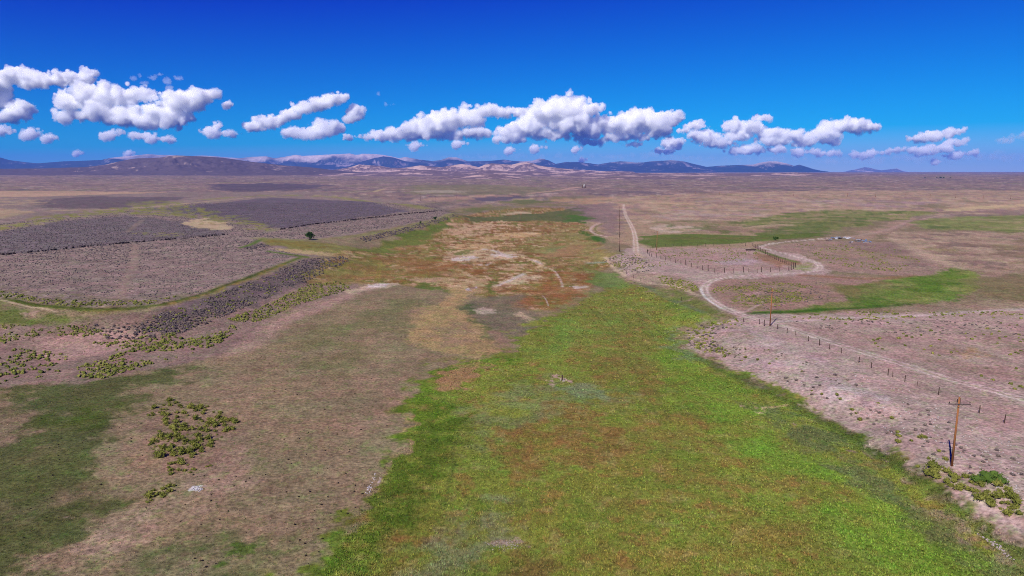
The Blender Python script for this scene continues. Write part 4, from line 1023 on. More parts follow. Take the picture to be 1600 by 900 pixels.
solo = {'rabbitbrush': [], 'sagebrush': []}
rest = {'rabbitbrush': [], 'sagebrush': []}
for c in CL:
    for x, y, s in zip(c['X'], c['Y'], c['s']):
        lab = c['label']
        if c['solo']:
            fx = x / c['X'].max() if c['X'].max() > 0 else 1; rank = (y - c['Y'].min()) / (np.ptp(c['Y']) + 1e-6); side = (x - c['X'].min()) / (np.ptp(c['X']) + 1e-6)
            big = 'large ' if s > np.percentile(c['s'], 90) else 'small ' if s < np.percentile(c['s'], 30) else ''
            lab = big + lab.replace('small ', '', 1) + (', far' if rank > 0.75 else ', near' if rank < 0.25 else ', middle') + (' left' if side < 0.33 else ' right' if side > 0.67 else ' centre') + ' part'
        (solo if c['solo'] else rest)[c['kind']].append((s / max(math.hypot(x, y), 1), x, y, s, lab, c['group']))
for kind in solo:
    solo[kind].sort(key=lambda e: -e[0])
    rest[kind] += solo[kind][300:]; solo[kind] = solo[kind][:300]
for kind, meshes in (('rabbitbrush', RABBITS), ('sagebrush', SAGES)):
    rg = random.Random(5)
    for (_, x, y, s, label, group) in solo[kind]:
        o = link(kind, rg.choice(meshes), None, (x, y, tz(x, y) - 0.03))
        o.rotation_euler = (0, 0, rg.uniform(0, 6.28))
        o.scale = (s, s * rg.uniform(0.8, 1.1), s * rg.uniform(0.75, 1.05))
        tag(o, label, 'shrub', group)
rng = np.random.default_rng(77)
for kind, label in (('rabbitbrush', 'yellow-green rabbitbrush scattered along banks, ditch and track sides'), ('sagebrush', 'grey sagebrush crowding the dark bank on the left')):
    e = np.array([(a[1], a[2], a[3]) for a in rest[kind]])
    cols = shrub_cols(kind, len(e), rng) * (0.85 if kind == 'sagebrush' else 1.0)
    # every bush is three lumps of unequal size
    ex, ey, es, ec = [], [], [], []
    for k, f_ in ((0, 0.78), (1, 0.6), (2, 0.5)):
        a = rng.uniform(0, 6.28, len(e)); d = e[:, 2] * (0.0 if k == 0 else 0.42)
        ex.append(e[:, 0] + np.cos(a) * d); ey.append(e[:, 1] + np.sin(a) * d); es.append(e[:, 2] * f_ * rng.uniform(0.7, 1.2, len(e))); ec.append(cols * rng.uniform(0.8, 1.2, (len(e), 1)))
    V, f, cc = blob_batch(np.concatenate(ex), np.concatenate(ey), np.concatenate(es), np.concatenate(ec), rng, 0.6 if kind == 'rabbitbrush' else 0.46, 5)
    print(kind, len(e), len(f))
    o = link(kind + '_thicket', mesh_np(kind + '_thicket', V, f, M_SCRUB, cc))
    tag(o, label, 'shrubs', kind='stuff')

# sagebrush of the left bench
def sage_field():
    rng = np.random.default_rng(5)
    field = [(-260, 425), (0, 464), (100, 480), (240, 477), (330, 454), (420, 418), (470, 396), (420, 384), (380, 374), (480, 374), (600, 356), (690, 340), (715, 331), (640, 318), (440, 310), (240, 322), (0, 350), (-260, 370)]
    q = W(field)
    n = 110000
    x = rng.uniform(q[:, 0].min(), q[:, 0].max(), n); y = rng.uniform(q[:, 1].min(), min(q[:, 1].max(), 900), n)
    ok = poly_sd(x, y, q) > 0; x, y = x[ok], y[ok]
    d = np.hypot(x, y)
    _, sg = paint(x, y)
    dens = np.clip((300 / d) ** 1.2, 0, 1) * sstep(-0.9, 0.3, fbm(x / 12, y / 12, 3, off=31)) * sstep(0.5, 0.9, sg)
    ok = rng.random(len(x)) < dens
    x, y, d = x[ok], y[ok], d[ok]
    if len(x) > 26000: x, y, d = x[:26000], y[:26000], d[:26000]
    s = rng.uniform(0.3, 0.75, len(x)) * np.clip(d / 300, 1, 1.5)
    V, f, cc = blob_batch(x, y, s, shrub_cols('sagebrush', len(x), rng), rng, 0.36, 5)
    print('sage', len(x), len(f))
    o = link('sagebrush_cover', mesh_np('sagebrush_cover', V, f, M_SCRUB, cc))
    tag(o, 'low grey-purple sagebrush covering the wide left-hand bench', 'shrubs', kind='stuff')
sage_field()

# grass of the meadow and flats
def grass():
    rng = np.random.default_rng(9)
    meadow = np.array([(985, 438), (1070, 474), (1112, 500), (1065, 515), (1073, 545), (1250, 630), (1400, 706), (1500, 784), (1640, 880), (1800, 1010), (430, 1010), (500, 890), (560, 795), (596, 730),
                       (640, 690), (642, 615), (690, 572), (740, 560), (800, 553), (820, 512), (870, 492), (935, 455)], float)
    n = 330000
    px = rng.uniform(-150, 1760, n); py = rng.uniform(440, 1000, n)
    m = poly_sd(px, py, meadow)
    green_l = poly_sd(px, py, np.array([(-150, 610), (130, 600), (270, 575), (300, 578), (240, 600), (225, 622), (150, 690), (150, 740), (185, 780), (150, 830), (60, 880), (-150, 1010)], float)) > 0
    flat_l = (px < 700) & (py > 470) & (m < 0)
    pr = np.where(m > 0, 0.55 * np.clip((m + 2) / 14, 0.15, 1), np.where(green_l, 0.3, np.where(flat_l, 0.16, 0.0)))
    ok = rng.random(n) < pr
    px, py, m, green_l = px[ok], py[ok], m[ok] > 0, green_l[ok]
    x, y = at(px, py)
    d = np.hypot(x, y); n = len(x)
    col, _ = paint(x, y)
    lum = col.mean(1)
    keep = lum < 0.26
    x, y, d, col, m, green_l = x[keep], y[keep], d[keep], col[keep], m[keep], green_l[keep]; n = len(x)
    z = terrain(x, y)
    size = np.where(m, rng.uniform(0.16, 0.36, n), rng.uniform(0.1, 0.22, n)) * np.clip(d / 150, 0.8, 1.8)
    nb = 4
    ang = rng.uniform(0, 6.283, (n, nb)); lean = rng.uniform(0.4, 1.5, (n, nb))
    ca, sa = np.cos(ang), np.sin(ang)
    w = size[:, None] * rng.uniform(0.18, 0.42, (n, nb))
    hgt = size[:, None] * rng.uniform(0.55, 1.05, (n, nb))
    ox = rng.normal(0, 0.35, (n, nb)) * size[:, None]; oy = rng.normal(0, 0.35, (n, nb)) * size[:, None]
    V = np.empty((n, nb, 3, 3))
    bx, by = x[:, None] + ox, y[:, None] + oy
    V[:, :, 0] = np.stack([bx - sa * w, by + ca * w, np.broadcast_to(z[:, None] - 0.02, bx.shape)], -1)
    V[:, :, 1] = np.stack([bx + sa * w, by - ca * w, np.broadcast_to(z[:, None] - 0.02, bx.shape)], -1)
    V[:, :, 2] = np.stack([bx + ca * hgt * lean, by + sa * hgt * lean, z[:, None] + hgt * 0.8], -1)
    jit = rng.uniform(0.7, 1.3, (n, nb, 1)) * rng.uniform(0.75, 1.25, (n, 1, 1)) * (1 + rng.normal(0, 0.08, (n, 1, 3)))
    cc = col[:, None, :] * jit * 1.75
    straw = (rng.random((n, nb)) < 0.12)[..., None]
    cc = np.where(straw, cc * 0.5 + alb((176, 152, 92)) * 0.5, cc)
    fleck = ((rng.random(n) < 0.16) & ~m & ~green_l)[:, None, None]
    cc = np.where(fleck, alb((104, 128, 56)) * jit, cc)
    cc = np.repeat(cc[:, :, None, :], 3, 2)
    f = np.arange(n * nb * 3).reshape(-1, 3)
    print('tufts', n, len(f))
    o = link('meadow_grass', mesh_np('meadow_grass', V.reshape(-1, 3), f, M_TUFT, np.clip(cc.reshape(-1, 3), 0.003, 0.8)))
    tag(o, 'coarse green and rust-brown grass of the wet meadow and flats', 'grass', kind='stuff')
grass()

# stray stones and dung on the flats
def stones():
    rng = np.random.default_rng(21)
    V_, F_, C_ = [], [], []; base = 0
    for pts, n, col, lo, hi in (([(380, 520), (640, 470), (640, 680), (560, 800), (480, 890), (300, 890), (200, 760), (400, 700)], 130, (52, 44, 42), 0.15, 0.38),
                                ([(20, 640), (220, 620), (240, 700), (160, 760), (20, 860)], 50, (54, 48, 46), 0.15, 0.35),
                                ([(1100, 515), (1400, 600), (1600, 690), (1600, 800), (1400, 680), (1150, 560)], 420, (206, 196, 190), 0.12, 0.4),
                                ([(1440, 790), (1560, 850), (1600, 890), (1520, 830)], 60, (196, 180, 176), 0.12, 0.35),
                                ([(755, 848), (815, 842), (808, 858), (765, 860)], 70, (206, 190, 188), 0.08, 0.22),
                                ([(570, 770), (585, 738), (588, 744), (576, 775)], 60, (214, 204, 204), 0.1, 0.25),
                                ([(298, 765), (308, 759), (318, 764), (311, 769)], 60, (222, 216, 218), 0.1, 0.3)):
        X, Y = pick_points([(pts, 1)], n, rng)
        s = rng.uniform(lo, hi, len(X))
        V, f, cc = blob_batch(X, Y, s, np.tile(alb(col), (len(X), 1)), rng, 0.45, 5)
        V_.append(V); F_.append(f + base); C_.append(cc); base += len(V)
    o = link('stones', mesh_np('stones', np.concatenate(V_), np.concatenate(F_), M_SCRUB, np.concatenate(C_)))
    tag(o, 'small pale stones and dark dung strewn over flats and banks', 'stones', kind='stuff')
stones()

# ------------------------------------------------------------------ trees and big bushes
def tree_mesh_crown(seed, mat, n=420, blobs=9, squash=0.9):
    rg = random.Random(seed)
    bm = bmesh.new()
    cs = []
    for i in range(blobs):
        a = rg.uniform(0, 6.28); d = rg.uniform(0.0, 0.32)
        cs.append((math.cos(a) * d, math.sin(a) * d, rg.uniform(0.3, 0.68), rg.uniform(0.16, 0.27)))
    for i in range(n):
        x, y, z, r = rg.choice(cs)
        d = Vector((rg.gauss(0, 1), rg.gauss(0, 1), rg.gauss(0.1, 1))).normalized()
        p = Vector((x, y, z)) + d * r * rg.uniform(0.3, 1.1)
        p.z *= squash
        s = rg.uniform(0.05, 0.11)
        t = (d + Vector((rg.uniform(-1, 1), rg.uniform(-1, 1), rg.uniform(-.5, 1)))).normalized()
        w = t.cross(Vector((rg.uniform(-1, 1), rg.uniform(-1, 1), rg.uniform(-1, 1)))).normalized() * s * 0.7
        bm.faces.new([bm.verts.new(p - w), bm.verts.new(p + w * 0.8), bm.verts.new(p + t * s + w * .5), bm.verts.new(p + t * s * 1.2 - w * .4)])
    me = bpy.data.meshes.new('crown'); bm.to_mesh(me); bm.free(); me.materials.append(mat)
    return me
def limb(bm, a, b, r0, r1, n=6):
    a, b = Vector(a), Vector(b)
    ax = (b - a).normalized()
    u = ax.orthogonal().normalized(); v = ax.cross(u)
    ra = [bm.verts.new(a + (u * math.cos(k * 2 * math.pi / n) + v * math.sin(k * 2 * math.pi / n)) * r0) for k in range(n)]
    rb = [bm.verts.new(b + (u * math.cos(k * 2 * math.pi / n) + v * math.sin(k * 2 * math.pi / n)) * r1) for k in range(n)]
    for k in range(n):
        bm.faces.new([ra[k], ra[(k + 1) % n], rb[(k + 1) % n], rb[k]])
    bm.faces.new(rb); bm.faces.new(ra[::-1])
def trunk_mesh(seed):
    rg = random.Random(seed); bm = bmesh.new()
    limb(bm, (0, 0, -0.05), (0.01, 0, 0.3), 0.035, 0.024)
    for i in range(6):
        a = i * 1.05 + rg.uniform(-.3, .3)
        limb(bm, (0.005, 0, rg.uniform(0.12, 0.28)), (math.cos(a) * 0.25, math.sin(a) * 0.25, rg.uniform(0.4, 0.6)), 0.018, 0.006, 5)
    me = bpy.data.meshes.new('trunk'); bm.to_mesh(me); bm.free(); me.materials.append(M_BARK)
    return me
def tree(name, label, px, py, size, mat, cat='tree', group=None, seed=1, squash=0.9, wide=1.0):
    x, y = at1(px, py)
    t = tag(empty(name, (x, y, tz(x, y)), seed * 1.3), label, cat, group)
    t.scale = (size * wide, size * wide, size)
    link('crown', tree_mesh_crown(seed, mat, squash=squash), t)
    link('trunk', trunk_mesh(seed), t)
    return t
def px_size(px, py, npx):
    x, y = at1(px, py)
    return npx * math.hypot(x, y) / F * 1.02
tree('round_tree', 'lone round dark green tree at the mouth of the side channel, left of the meadow', 484, 374.5, px_size(484, 374, 14), M_TREE, seed=3, wide=1.25)
tree('bush_tree', 'small dark green bush on the far bench edge, right of the pair', 680, 344, px_size(680, 344, 7), M_TREE, 'bush', seed=4, wide=1.0)
tree('bush_tree', 'tiny dark green bush on the far bench edge, left of the pair', 657, 349.5, px_size(657, 350, 4.5), M_TREE, 'bush', seed=5)
tree('bush_tree', 'round green bush at the edge of the green strip behind the corral', 1212, 375.5, px_size(1212, 375, 7), M_LUSH, 'bush', seed=6, wide=1.4)
for k, (bx_, by_, sz) in enumerate(((1540, 752, 2.1), (1552, 746, 1.8), (1527, 754, 1.6), (1563, 755, 1.5), (1536, 744, 1.4))):
    x, y = at1(bx_, by_)
    o = link('leafy_bush', shrub_mesh('leafy_bush', M_LUSH, 300 + k, 160, 0.85, 0.2, 7), None, (x, y, tz(x, y) - 0.05))
    o.scale = (sz * 1.2, sz * 1.2, sz); o.rotation_euler = (0, 0, k)
    tag(o, 'bright green leafy bush in the dense clump right of the nearest power pole', 'bush', 'bright green bushes by the nearest power pole')
rg = random.Random(8)
for k, px in enumerate((1457, 1461, 1467, 1470, 1473, 1476, 1479)):
    x = slope_of(px) * 3600; y = 3600.0
    x += rg.uniform(-6, 6); y += rg.uniform(-60, 60)
    t = tag(empty('distant_tree', (x, y, tz(x, y)), k), 'dark tree in the short row far out on the right-hand plain', 'tree', 'row of trees far out on the plain')
    s = rg.uniform(8, 12); t.scale = (s * 1.2, s * 1.2, s)
    link('crown', tree_mesh_crown(40 + k, M_TREE, 160), t)
    link('trunk', trunk_mesh(40 + k), t)

# ------------------------------------------------------------------ power poles
def cyl_mesh(name, mat, r0, r1, h, n=12, z0=0.0):
    bm = bmesh.new(); limb(bm, (0, 0, z0), (0, 0, z0 + h), r0, r1, n)
    me = bpy.data.meshes.new(name); bm.to_mesh(me); bm.free(); me.materials.append(mat)
    for p in me.polygons: p.use_smooth = len(p.vertices) == 4
    return me
def box_mesh(name, mat, sx, sy, sz, bev=0.012):
    bm = bmesh.new(); bmesh.ops.create_cube(bm, size=1.0)
    for v in bm.verts: v.co = Vector((v.co.x * sx, v.co.y * sy, v.co.z * sz))
    if bev: bmesh.ops.bevel(bm, geom=list(bm.edges), offset=bev, segments=1, affect='EDGES')
    me = bpy.data.meshes.new(name); bm.to_mesh(me); bm.free(); me.materials.append(mat)
    return me
def insulator_mesh(mat):
    bm = bmesh.new()
    prof = [(0.02, 0), (0.02, 0.12), (0.07, 0.14), (0.075, 0.19), (0.04, 0.2), (0.06, 0.24), (0.055, 0.29), (0.02, 0.31)]
    n = 10; rings = []
    for r, z in prof:
        rings.append([bm.verts.new((math.cos(k * 2 * math.pi / n) * r, math.sin(k * 2 * math.pi / n) * r, z)) for k in range(n)])
    for a, b in zip(rings, rings[1:]):
        for k in range(n): bm.faces.new([a[k], a[(k + 1) % n], b[(k + 1) % n], b[k]])
    bm.faces.new(rings[-1]); bm.faces.new(rings[0][::-1])
    me = bpy.data.meshes.new('insulator'); bm.to_mesh(me); bm.free(); me.materials.append(mat)
    return me
def brace_mesh():
    bm = bmesh.new(); limb(bm, (0.0, 0.0, 0.0), (0.62, 0.0, 0.5), 0.02, 0.02, 6)
    me = bpy.data.meshes.new('brace'); bm.to_mesh(me); bm.free(); me.materials.append(M_ARM)
    return me
PH = 10.6
ARM_Z = PH - 1.05
INS_D, INS_P, BRACE = insulator_mesh(M_DARKINS), insulator_mesh(M_INSUL), brace_mesh()
def make_pole(label, loc, rz, group, mat=None, r0=0.165):
    t = tag(empty('power_pole', loc, rz), label, 'power pole', group)
    link('pole', cyl_mesh('pole', mat or M_POLE, r0, r0 * 0.66, PH + 0.3, 14, -0.3), t)
    a = link('crossarm', box_mesh('crossarm', M_ARM, 3.1, 0.11, 0.13), t, (0, -0.19, ARM_Z))
    for sx in (-1.42, 1.42):
        link('insulator', INS_D, a, (sx, 0, 0.055))
    link('insulator', INS_D, a, (-0.36, 0, 0.055)).scale = (1, 1, 2.4)
    for s in (1, -1):
        b = link('brace', BRACE, t, (0.0, -0.16, ARM_Z - 0.55)); b.scale = (s, 1, 1)
    link('top_insulator', INS_P, t, (0, 0, PH - 0.02))
    return t
x, y = at1(1487, 728)
LINE = math.atan2(-1, 0)
POLE0 = make_pole('nearest orange-brown wooden power pole with dark crossarm on the pale bank', (x, y, tz(x, y)), math.radians(-4), 'power poles along the dirt road')
for (px, py, label) in ((1203, 509, 'orange wooden power pole beside the road bend, above the wire fence'),
                        (1026, 391, 'thin orange power pole standing inside the corral corner'),
                        (968, 393, 'nearest of the power poles lined up beside the straight dirt road'),
                        (968, 371, 'second of the power poles lined up beside the straight dirt road'),
                        (968, 357, 'third of the power poles lined up beside the straight dirt road'),
                        (968, 346, 'fourth of the power poles lined up beside the straight dirt road'),
                        (968, 338, 'farthest of the power poles lined up beside the straight dirt road'),
                        (814, 345, 'single power pole at the far end of the brown meadow'),
                        (725, 331, 'power pole between the far meadow and the purple bench tip'),
                        (681, 318, 'leftmost but one power pole far out on the purple plain'),
                        (657, 314, 'leftmost power pole far out on the purple plain'),
                        (713, 310, 'farthest small power pole beyond the purple bench')):
    x, y = at1(px, py)
    if px == 968 or py < 340:
        o = make_pole(label, (x, y, tz(x, y)), math.radians(random.uniform(-12, 12)), 'power poles along the dirt road', M_DARKPOLE, 0.17)
    else:
        o = dup(POLE0, (x, y, tz(x, y)), math.radians(random.uniform(-12, 12)))
    o['label'] = label
# a row of short poles far across the right-hand plain
for k, px in enumerate((1087, 1124, 1161, 1200, 1240, 1281, 1324, 1368, 1414, 1453, 1493, 1536, 1579)):
    py = 302.3 + (px - 1087) * 0.0145
    x, y = at1(px, py + 1.5)
    o = dup(POLE0, (x, y, tz(x, y)), 0.4, (1.6, 1.6, 0.62))
    o['label'] = 'tiny grey pole in the even row across the tan right-hand plain'
    o['group'] = 'row of poles across the right-hand plain'

# ------------------------------------------------------------------ fences
def post_mesh(seed, r, h, mat=M_POST):
    rg = random.Random(seed)
    bm = bmesh.new(); n = 7
    levels = [(-0.2, 1.0), (h * 0.4, 0.95), (h * 0.8, 0.9), (h, 0.78)]
    rings = []
    for z, k in levels:
        ox, oy = rg.uniform(-.012, .012), rg.uniform(-.012, .012)
        rings.append([bm.verts.new((ox + math.cos(i * 2 * math.pi / n) * r * k * rg.uniform(.9, 1.1), oy + math.sin(i * 2 * math.pi / n) * r * k * rg.uniform(.9, 1.1), z)) for i in range(n)])
    for a, b in zip(rings, rings[1:]):
        for i in range(n): bm.faces.new([a[i], a[(i + 1) % n], b[(i + 1) % n], b[i]])
    bm.faces.new(rings[-1])
    me = bpy.data.meshes.new('post'); bm.to_mesh(me); bm.free(); me.materials.append(mat)
    return me
POSTS = [post_mesh(i, 0.09, 1.45) for i in range(4)]
TALLS = [post_mesh(10 + i, 0.125, 1.8) for i in range(3)]
THIN = [post_mesh(20 + i, 0.06, 1.4, M_STEEL) for i in range(2)]
def wire_mesh(pts, r=0.006):
    bm = bmesh.new()
    for a, b in zip(pts, pts[1:]): limb(bm, a, b, r, r, 3)
    me = bpy.data.meshes.new('wire'); bm.to_mesh(me); bm.free(); me.materials.append(M_WIRE)
    return me
def fence(name, label, spots, kinds=None, wires=(0.45, 0.8, 1.15), group=None, cat='fence', scale=1.0, seed=0):
    rg = random.Random(seed)
    P_ = [at1(*s[:2]) for s in spots]
    x0, y0 = P_[0]; z0 = tz(x0, y0)
    t = tag(empty(name, (x0, y0, z0)), label, cat, group)
    base = []
    for i, ((x, y), s) in enumerate(zip(P_, spots)):
        k = s[2] if len(s) > 2 else 'p'
        z = tz(x, y)
        me = {'p': POSTS, 't': TALLS, 's': THIN}[k][i % {'p': 4, 't': 3, 's': 2}[k]]
        o = link('post', me, t, (x - x0, y - y0, z - z0))
        o.rotation_euler = (rg.uniform(-.07, .07), rg.uniform(-.07, .07), rg.uniform(0, 6))
        o.scale = (scale, scale, scale * rg.uniform(0.88, 1.12))
        base.append(Vector((x - x0, y - y0, z - z0)))
    for h in wires:
        link('wire', wire_mesh([b + Vector((0.09, 0, h * scale)) for b in base]), t)
    return t
def z6(x, y): return (900 + x / 4.0, 360 + y / 4.0)
def z1066(x, y): return (1066 + x / 2.996, 450 + y / 2.996)
fence('wire_fence', 'long fence of weathered posts along the top of the pale stony bank', [z6(1045, 575)] + [
    (*z1066(360, 170),), (*z1066(383, 178), 't'), (*z1066(444, 193),), (*z1066(490, 209),), (*z1066(530, 222), 's'), (*z1066(590, 249),), (*z1066(642, 269), 't'), (*z1066(690, 287),), (*z1066(744, 306),), (*z1066(826, 349),),
    (*z1066(884, 376),), (*z1066(963, 409),), (*z1066(985, 418), 's'), (*z1066(1041, 440),), (*z1066(1099, 461), 's'), (*z1066(1199, 500),), (*z1066(1300, 545), 's'), (*z1066(1390, 587),), (*z1066(1507, 633),), (1630, 683), (1700, 712)], seed=1)
COR = [z6(445, 145), z6(458, 158), z6(472, 165), z6(502, 170), z6(530, 178), z6(558, 187), z6(588, 193), z6(622, 203), z6(655, 208), z6(686, 218), z6(721, 230), z6(757, 234), z6(790, 247), z6(826, 252), z6(867, 264), z6(927, 264), z6(986, 264), z6(1046, 262)]
fence('corral_fence', 'front fence of the corral with uneven dark posts, left of its gate', [(*p, 't' if i in (0, 9, 13, 15, 17) else 'p') for i, p in enumerate(COR)], seed=2, scale=1.3)
fence('corral_fence', 'front fence of the corral right of its gate, by the road', [(*z6(1158, 262), 't'), (*z6(1215, 260), 'p'), (*z6(1273, 257), 'p'), (*z6(1330, 251), 't'), (*z6(1345, 246), 't'), (*z6(1358, 240), 't'), (*z6(1369, 232), 't')], seed=3, scale=1.3)
side = []
for i in range(24):
    f = i / 23.0
    side.append((1242.5 - f * 67 - 3 * math.sin(f * 3.1), 418 - f * 34 + 1.5 * math.sin(f * 3.1), 't' if i % 5 == 0 else 'p'))
fence('corral_fence', 'closely posted side fence of the corral with green weeds along it', side, seed=4, scale=1.3)
fence('corral_fence', 'back fence of the corral along the green strip', [(1165, 384.5, 't'), (1140, 384), (1128, 383.8), (1115, 384), (1102, 385, 't'), (1090, 385), (1078, 385), (1065, 385.2), (1052, 385.2), (1040, 385), (1024, 386, 't'), (1020, 388), (1016, 391), (1011, 394, 't')], seed=5, scale=1.0)
fence('wire_fence', 'short run of fence posts between the meadow and the bank near the corral', [z6(275, 135), z6(315, 272), z6(360, 300), z6(405, 318), z6(605, 408), z6(660, 440)], seed=6)
x, y = at1(*z6(1104, 264))
def gate():
    a = Vector((*at1(*z6(1078, 262)), 0)); b = Vector((*at1(*z6(1134, 266)), 0))
    za = tz(a.x, a.y); zb = tz(b.x, b.y)
    t = tag(empty('corral_gate', (a.x, a.y, za)), 'rusty barred gate between two posts in the corral front', 'gate')
    d = Vector((b.x - a.x, b.y - a.y, zb - za)); L = d.length
    for k, s in enumerate((0.0, 1.0)):
        link('post', THIN[k], t, d * s).scale = (1.3, 1.3, 1.35)
    for h in (0.3, 0.6, 0.9, 1.25):
        link('rail', wire_mesh([Vector((0, 0, h)), d + Vector((0, 0, h))], 0.03), t).data.materials[0] = M_STEEL
    return t
gate()
def feeder():
    x, y = at1(1173, 391.5)
    t = tag(empty('feed_trough', (x, y, tz(x, y)), 0.15), 'low dark feed trough inside the corral', 'feed trough')
    link('trough_side', box_mesh('trough_side', M_POST, 5.6, 0.08, 0.5), t, (0, -0.45, 0.55))
    link('trough_side', box_mesh('trough_side', M_POST, 5.6, 0.08, 0.5), t, (0, 0.45, 0.55))
    link('trough_floor', box_mesh('trough_floor', M_POST, 5.5, 0.8, 0.06), t, (0, 0, 0.4))
    for sx in (-2.4, 0, 2.4):
        for sy in (-0.35, 0.35):
            link('leg', box_mesh('leg', M_POST, 0.12, 0.12, 0.6), t, (sx, sy, 0.25))
feeder()
# fence lines choked with dark tumbleweed on the left bench
def weed_fence(name, label, line, n, seed):
    q = W(line); cum = np.concatenate([[0], np.cumsum(np.linalg.norm(np.diff(q, axis=0), axis=1))])
    rng = np.random.default_rng(seed)
    def pos(s): return np.interp(s, cum, q[:, 0]), np.interp(s, cum, q[:, 1])
    x0, y0 = q[0]; z0 = tz(x0, y0)
    t = tag(empty(name, (x0, y0, z0)), label, 'fence')
    sp = np.linspace(0, cum[-1], n)
    base = []
    for i, s in enumerate(sp):
        x, y = pos(s); z = tz(float(x), float(y))
        o = link('post', POSTS[i % 4], t, (float(x) - x0, float(y) - y0, z - z0))
        o.rotation_euler = (rng.uniform(-.06, .06), rng.uniform(-.06, .06), 0)
        base.append(Vector((float(x) - x0, float(y) - y0, z - z0)))
    for h in (0.5, 0.9, 1.2):
        link('wire', wire_mesh([b + Vector((0.09, 0, h)) for b in base]), t)
    m = int(cum[-1] / 0.9)
    s = rng.uniform(0, cum[-1], m); X, Y = pos(s)
    X = X + rng.normal(0, 0.35, m); Y = Y + rng.normal(0, 0.35, m)
    keep = fbm(s / 9, s * 0, 2, off=seed) > -0.45
    X, Y = X[keep], Y[keep]
    V, f, cc = blob_batch(X, Y, rng.uniform(0.7, 1.4, len(X)), np.tile(alb((62, 52, 50)), (len(X), 1)) * rng.uniform(0.7, 1.4, (len(X), 1)), rng, 0.75, 5)
    V = V - np.array([x0, y0, z0])
    o = link('tumbleweed_drift', mesh_np('tumbleweed_drift', V, f, M_SCRUB, cc), t); o['kind'] = 'stuff'
weed_fence('weedy_fence', 'near dark fence line choked with tumbleweed across the sagebrush bench', [(-220, 417), (0, 399), (90, 390.5), (180, 381.5), (275, 373.5)], 46, 1)
weed_fence('weedy_fence', 'short dark fence line right of the gap in the sagebrush bench fence', [(287, 373), (320, 370), (356, 366.5)], 14, 2)
weed_fence('weedy_fence', 'far dark fence line running to the tip of the sagebrush bench', [(438, 359), (480, 352), (560, 343), (640, 334), (690, 330)], 40, 3)

# ------------------------------------------------------------------ small things
def marker():
    x, y = at1(878.5, 595)
    t = tag(empty('marker_post', (x, y, tz(x, y))), 'lone dark post in the middle of the green meadow', 'post')
    link('post', post_mesh(60, 0.13, 1.3), t)
    link('cap', cyl_mesh('cap', M_STEEL, 0.14, 0.12, 0.06, 10, 1.3), t)
    rg = random.Random(4)
    for i in range(10):
        a = rg.uniform(0, 6.28); d = rg.uniform(0.3, 1.1)
        bm = bmesh.new(); bmesh.ops.create_icosphere(bm, subdivisions=2, radius=1)
        for v in bm.verts: v.co *= rg.uniform(0.8, 1.15)
        me = bpy.data.meshes.new('stone'); bm.to_mesh(me); bm.free(); me.materials.append(M_STONE)
        px_, py_ = x + math.cos(a) * d, y + math.sin(a) * d
        s = rg.uniform(0.12, 0.24)
        o = link('stone', me, None, (px_, py_, tz(px_, py_) + s * 0.25)); o.scale = (s, s * 0.8, s * 0.6)
        tag(o, 'pale stone at the foot of the lone dark meadow post', 'stone', 'stones around the meadow post')
marker()
def scrap():
    rg = random.Random(12)
    def bent(mat, sx, sy):
        bm = bmesh.new()
        nx = 5
        top = [[bm.verts.new((sx * (i / nx - .5), sy * (j - .5), 0.12 * math.sin(i * 2.1 + rg.random()) + 0.05 * rg.random())) for j in (0, 1)] for i in range(nx + 1)]
        for i in range(nx): bm.faces.new([top[i][0], top[i + 1][0], top[i + 1][1], top[i][1]])
        bmesh.ops.solidify(bm, geom=list(bm.faces), thickness=0.05)
        me = bpy.data.meshes.new('scrap_sheet'); bm.to_mesh(me); bm.free(); me.materials.append(mat)
        return me
    mats = [M_SCRAPW, M_SCRAPB, M_SCRAPW, M_SCRAPB, M_SCRAPD]
    meshes = [bent(mats[i % 5], rg.uniform(1.6, 3.4), rg.uniform(0.8, 1.7)) for i in range(10)]
    bars = [cyl_mesh('scrap_pipe', mats[i], 0.11, 0.11, rg.uniform(3, 5), 8) for i in range(3)]
    for poly, n, label, grp in (([(1287, 374.5), (1300, 371.5), (1318, 370.2), (1328, 371), (1326, 373), (1308, 374.5), (1292, 376)], 30, 'white or blue-grey scrap sheet in the left heap beside the dirt road', 'left scrap heap by the road'),
                                ([(1330, 378), (1338, 375), (1350, 373.5), (1360, 376), (1362, 378.5), (1350, 379), (1340, 380.5), (1328, 380.5)], 24, 'white or blue-grey scrap sheet in the right heap beside the dirt road', 'right scrap heap by the road')):
        X, Y = pick_points([(poly, 1)], n, np.random.default_rng(n))
        for i, (x, y) in enumerate(zip(X, Y)):
            pipe = i % 9 == 4
            o = link('scrap_pipe' if pipe else 'scrap_sheet', rg.choice(bars) if pipe else rg.choice(meshes), None, (x, y, tz(x, y) + rg.uniform(0.08, 0.35)))
            o.rotation_euler = (math.pi / 2 + rg.uniform(-.1, .1), 0, rg.uniform(0, 6.28)) if pipe else (rg.uniform(-.35, .35), rg.uniform(-.35, .35), rg.uniform(0, 6.28))
            tag(o, label.replace('sheet', 'pipe') if pipe else label, 'scrap', grp)
scrap()
def tanks():
    rg = random.Random(3)
    for px, h, mat, label in ((910.2, 6, M_STEEL, 'left dark storage tank far out on the central plain'), (912.8, 8.5, M_INSUL, 'tall white storage tank far out on the central plain'), (914.8, 5, M_STEEL, 'low dark tank right of the white tank on the central plain')):
        x, y = at1(px, 293.2)
        t = tag(empty('storage_tank', (x, y, tz(x, y))), label, 'tank')
        r = 2.0
        link('shell', cyl_mesh('shell', mat, r, r, h, 20), t)
        link('roof', cyl_mesh('roof', mat, r * 1.02, 0.4, 1.6, 20, h), t)
        link('ladder', box_mesh('ladder', M_STEEL, 0.6, 0.15, h - 0.5), t, (0, -r - 0.1, h / 2))
tanks()

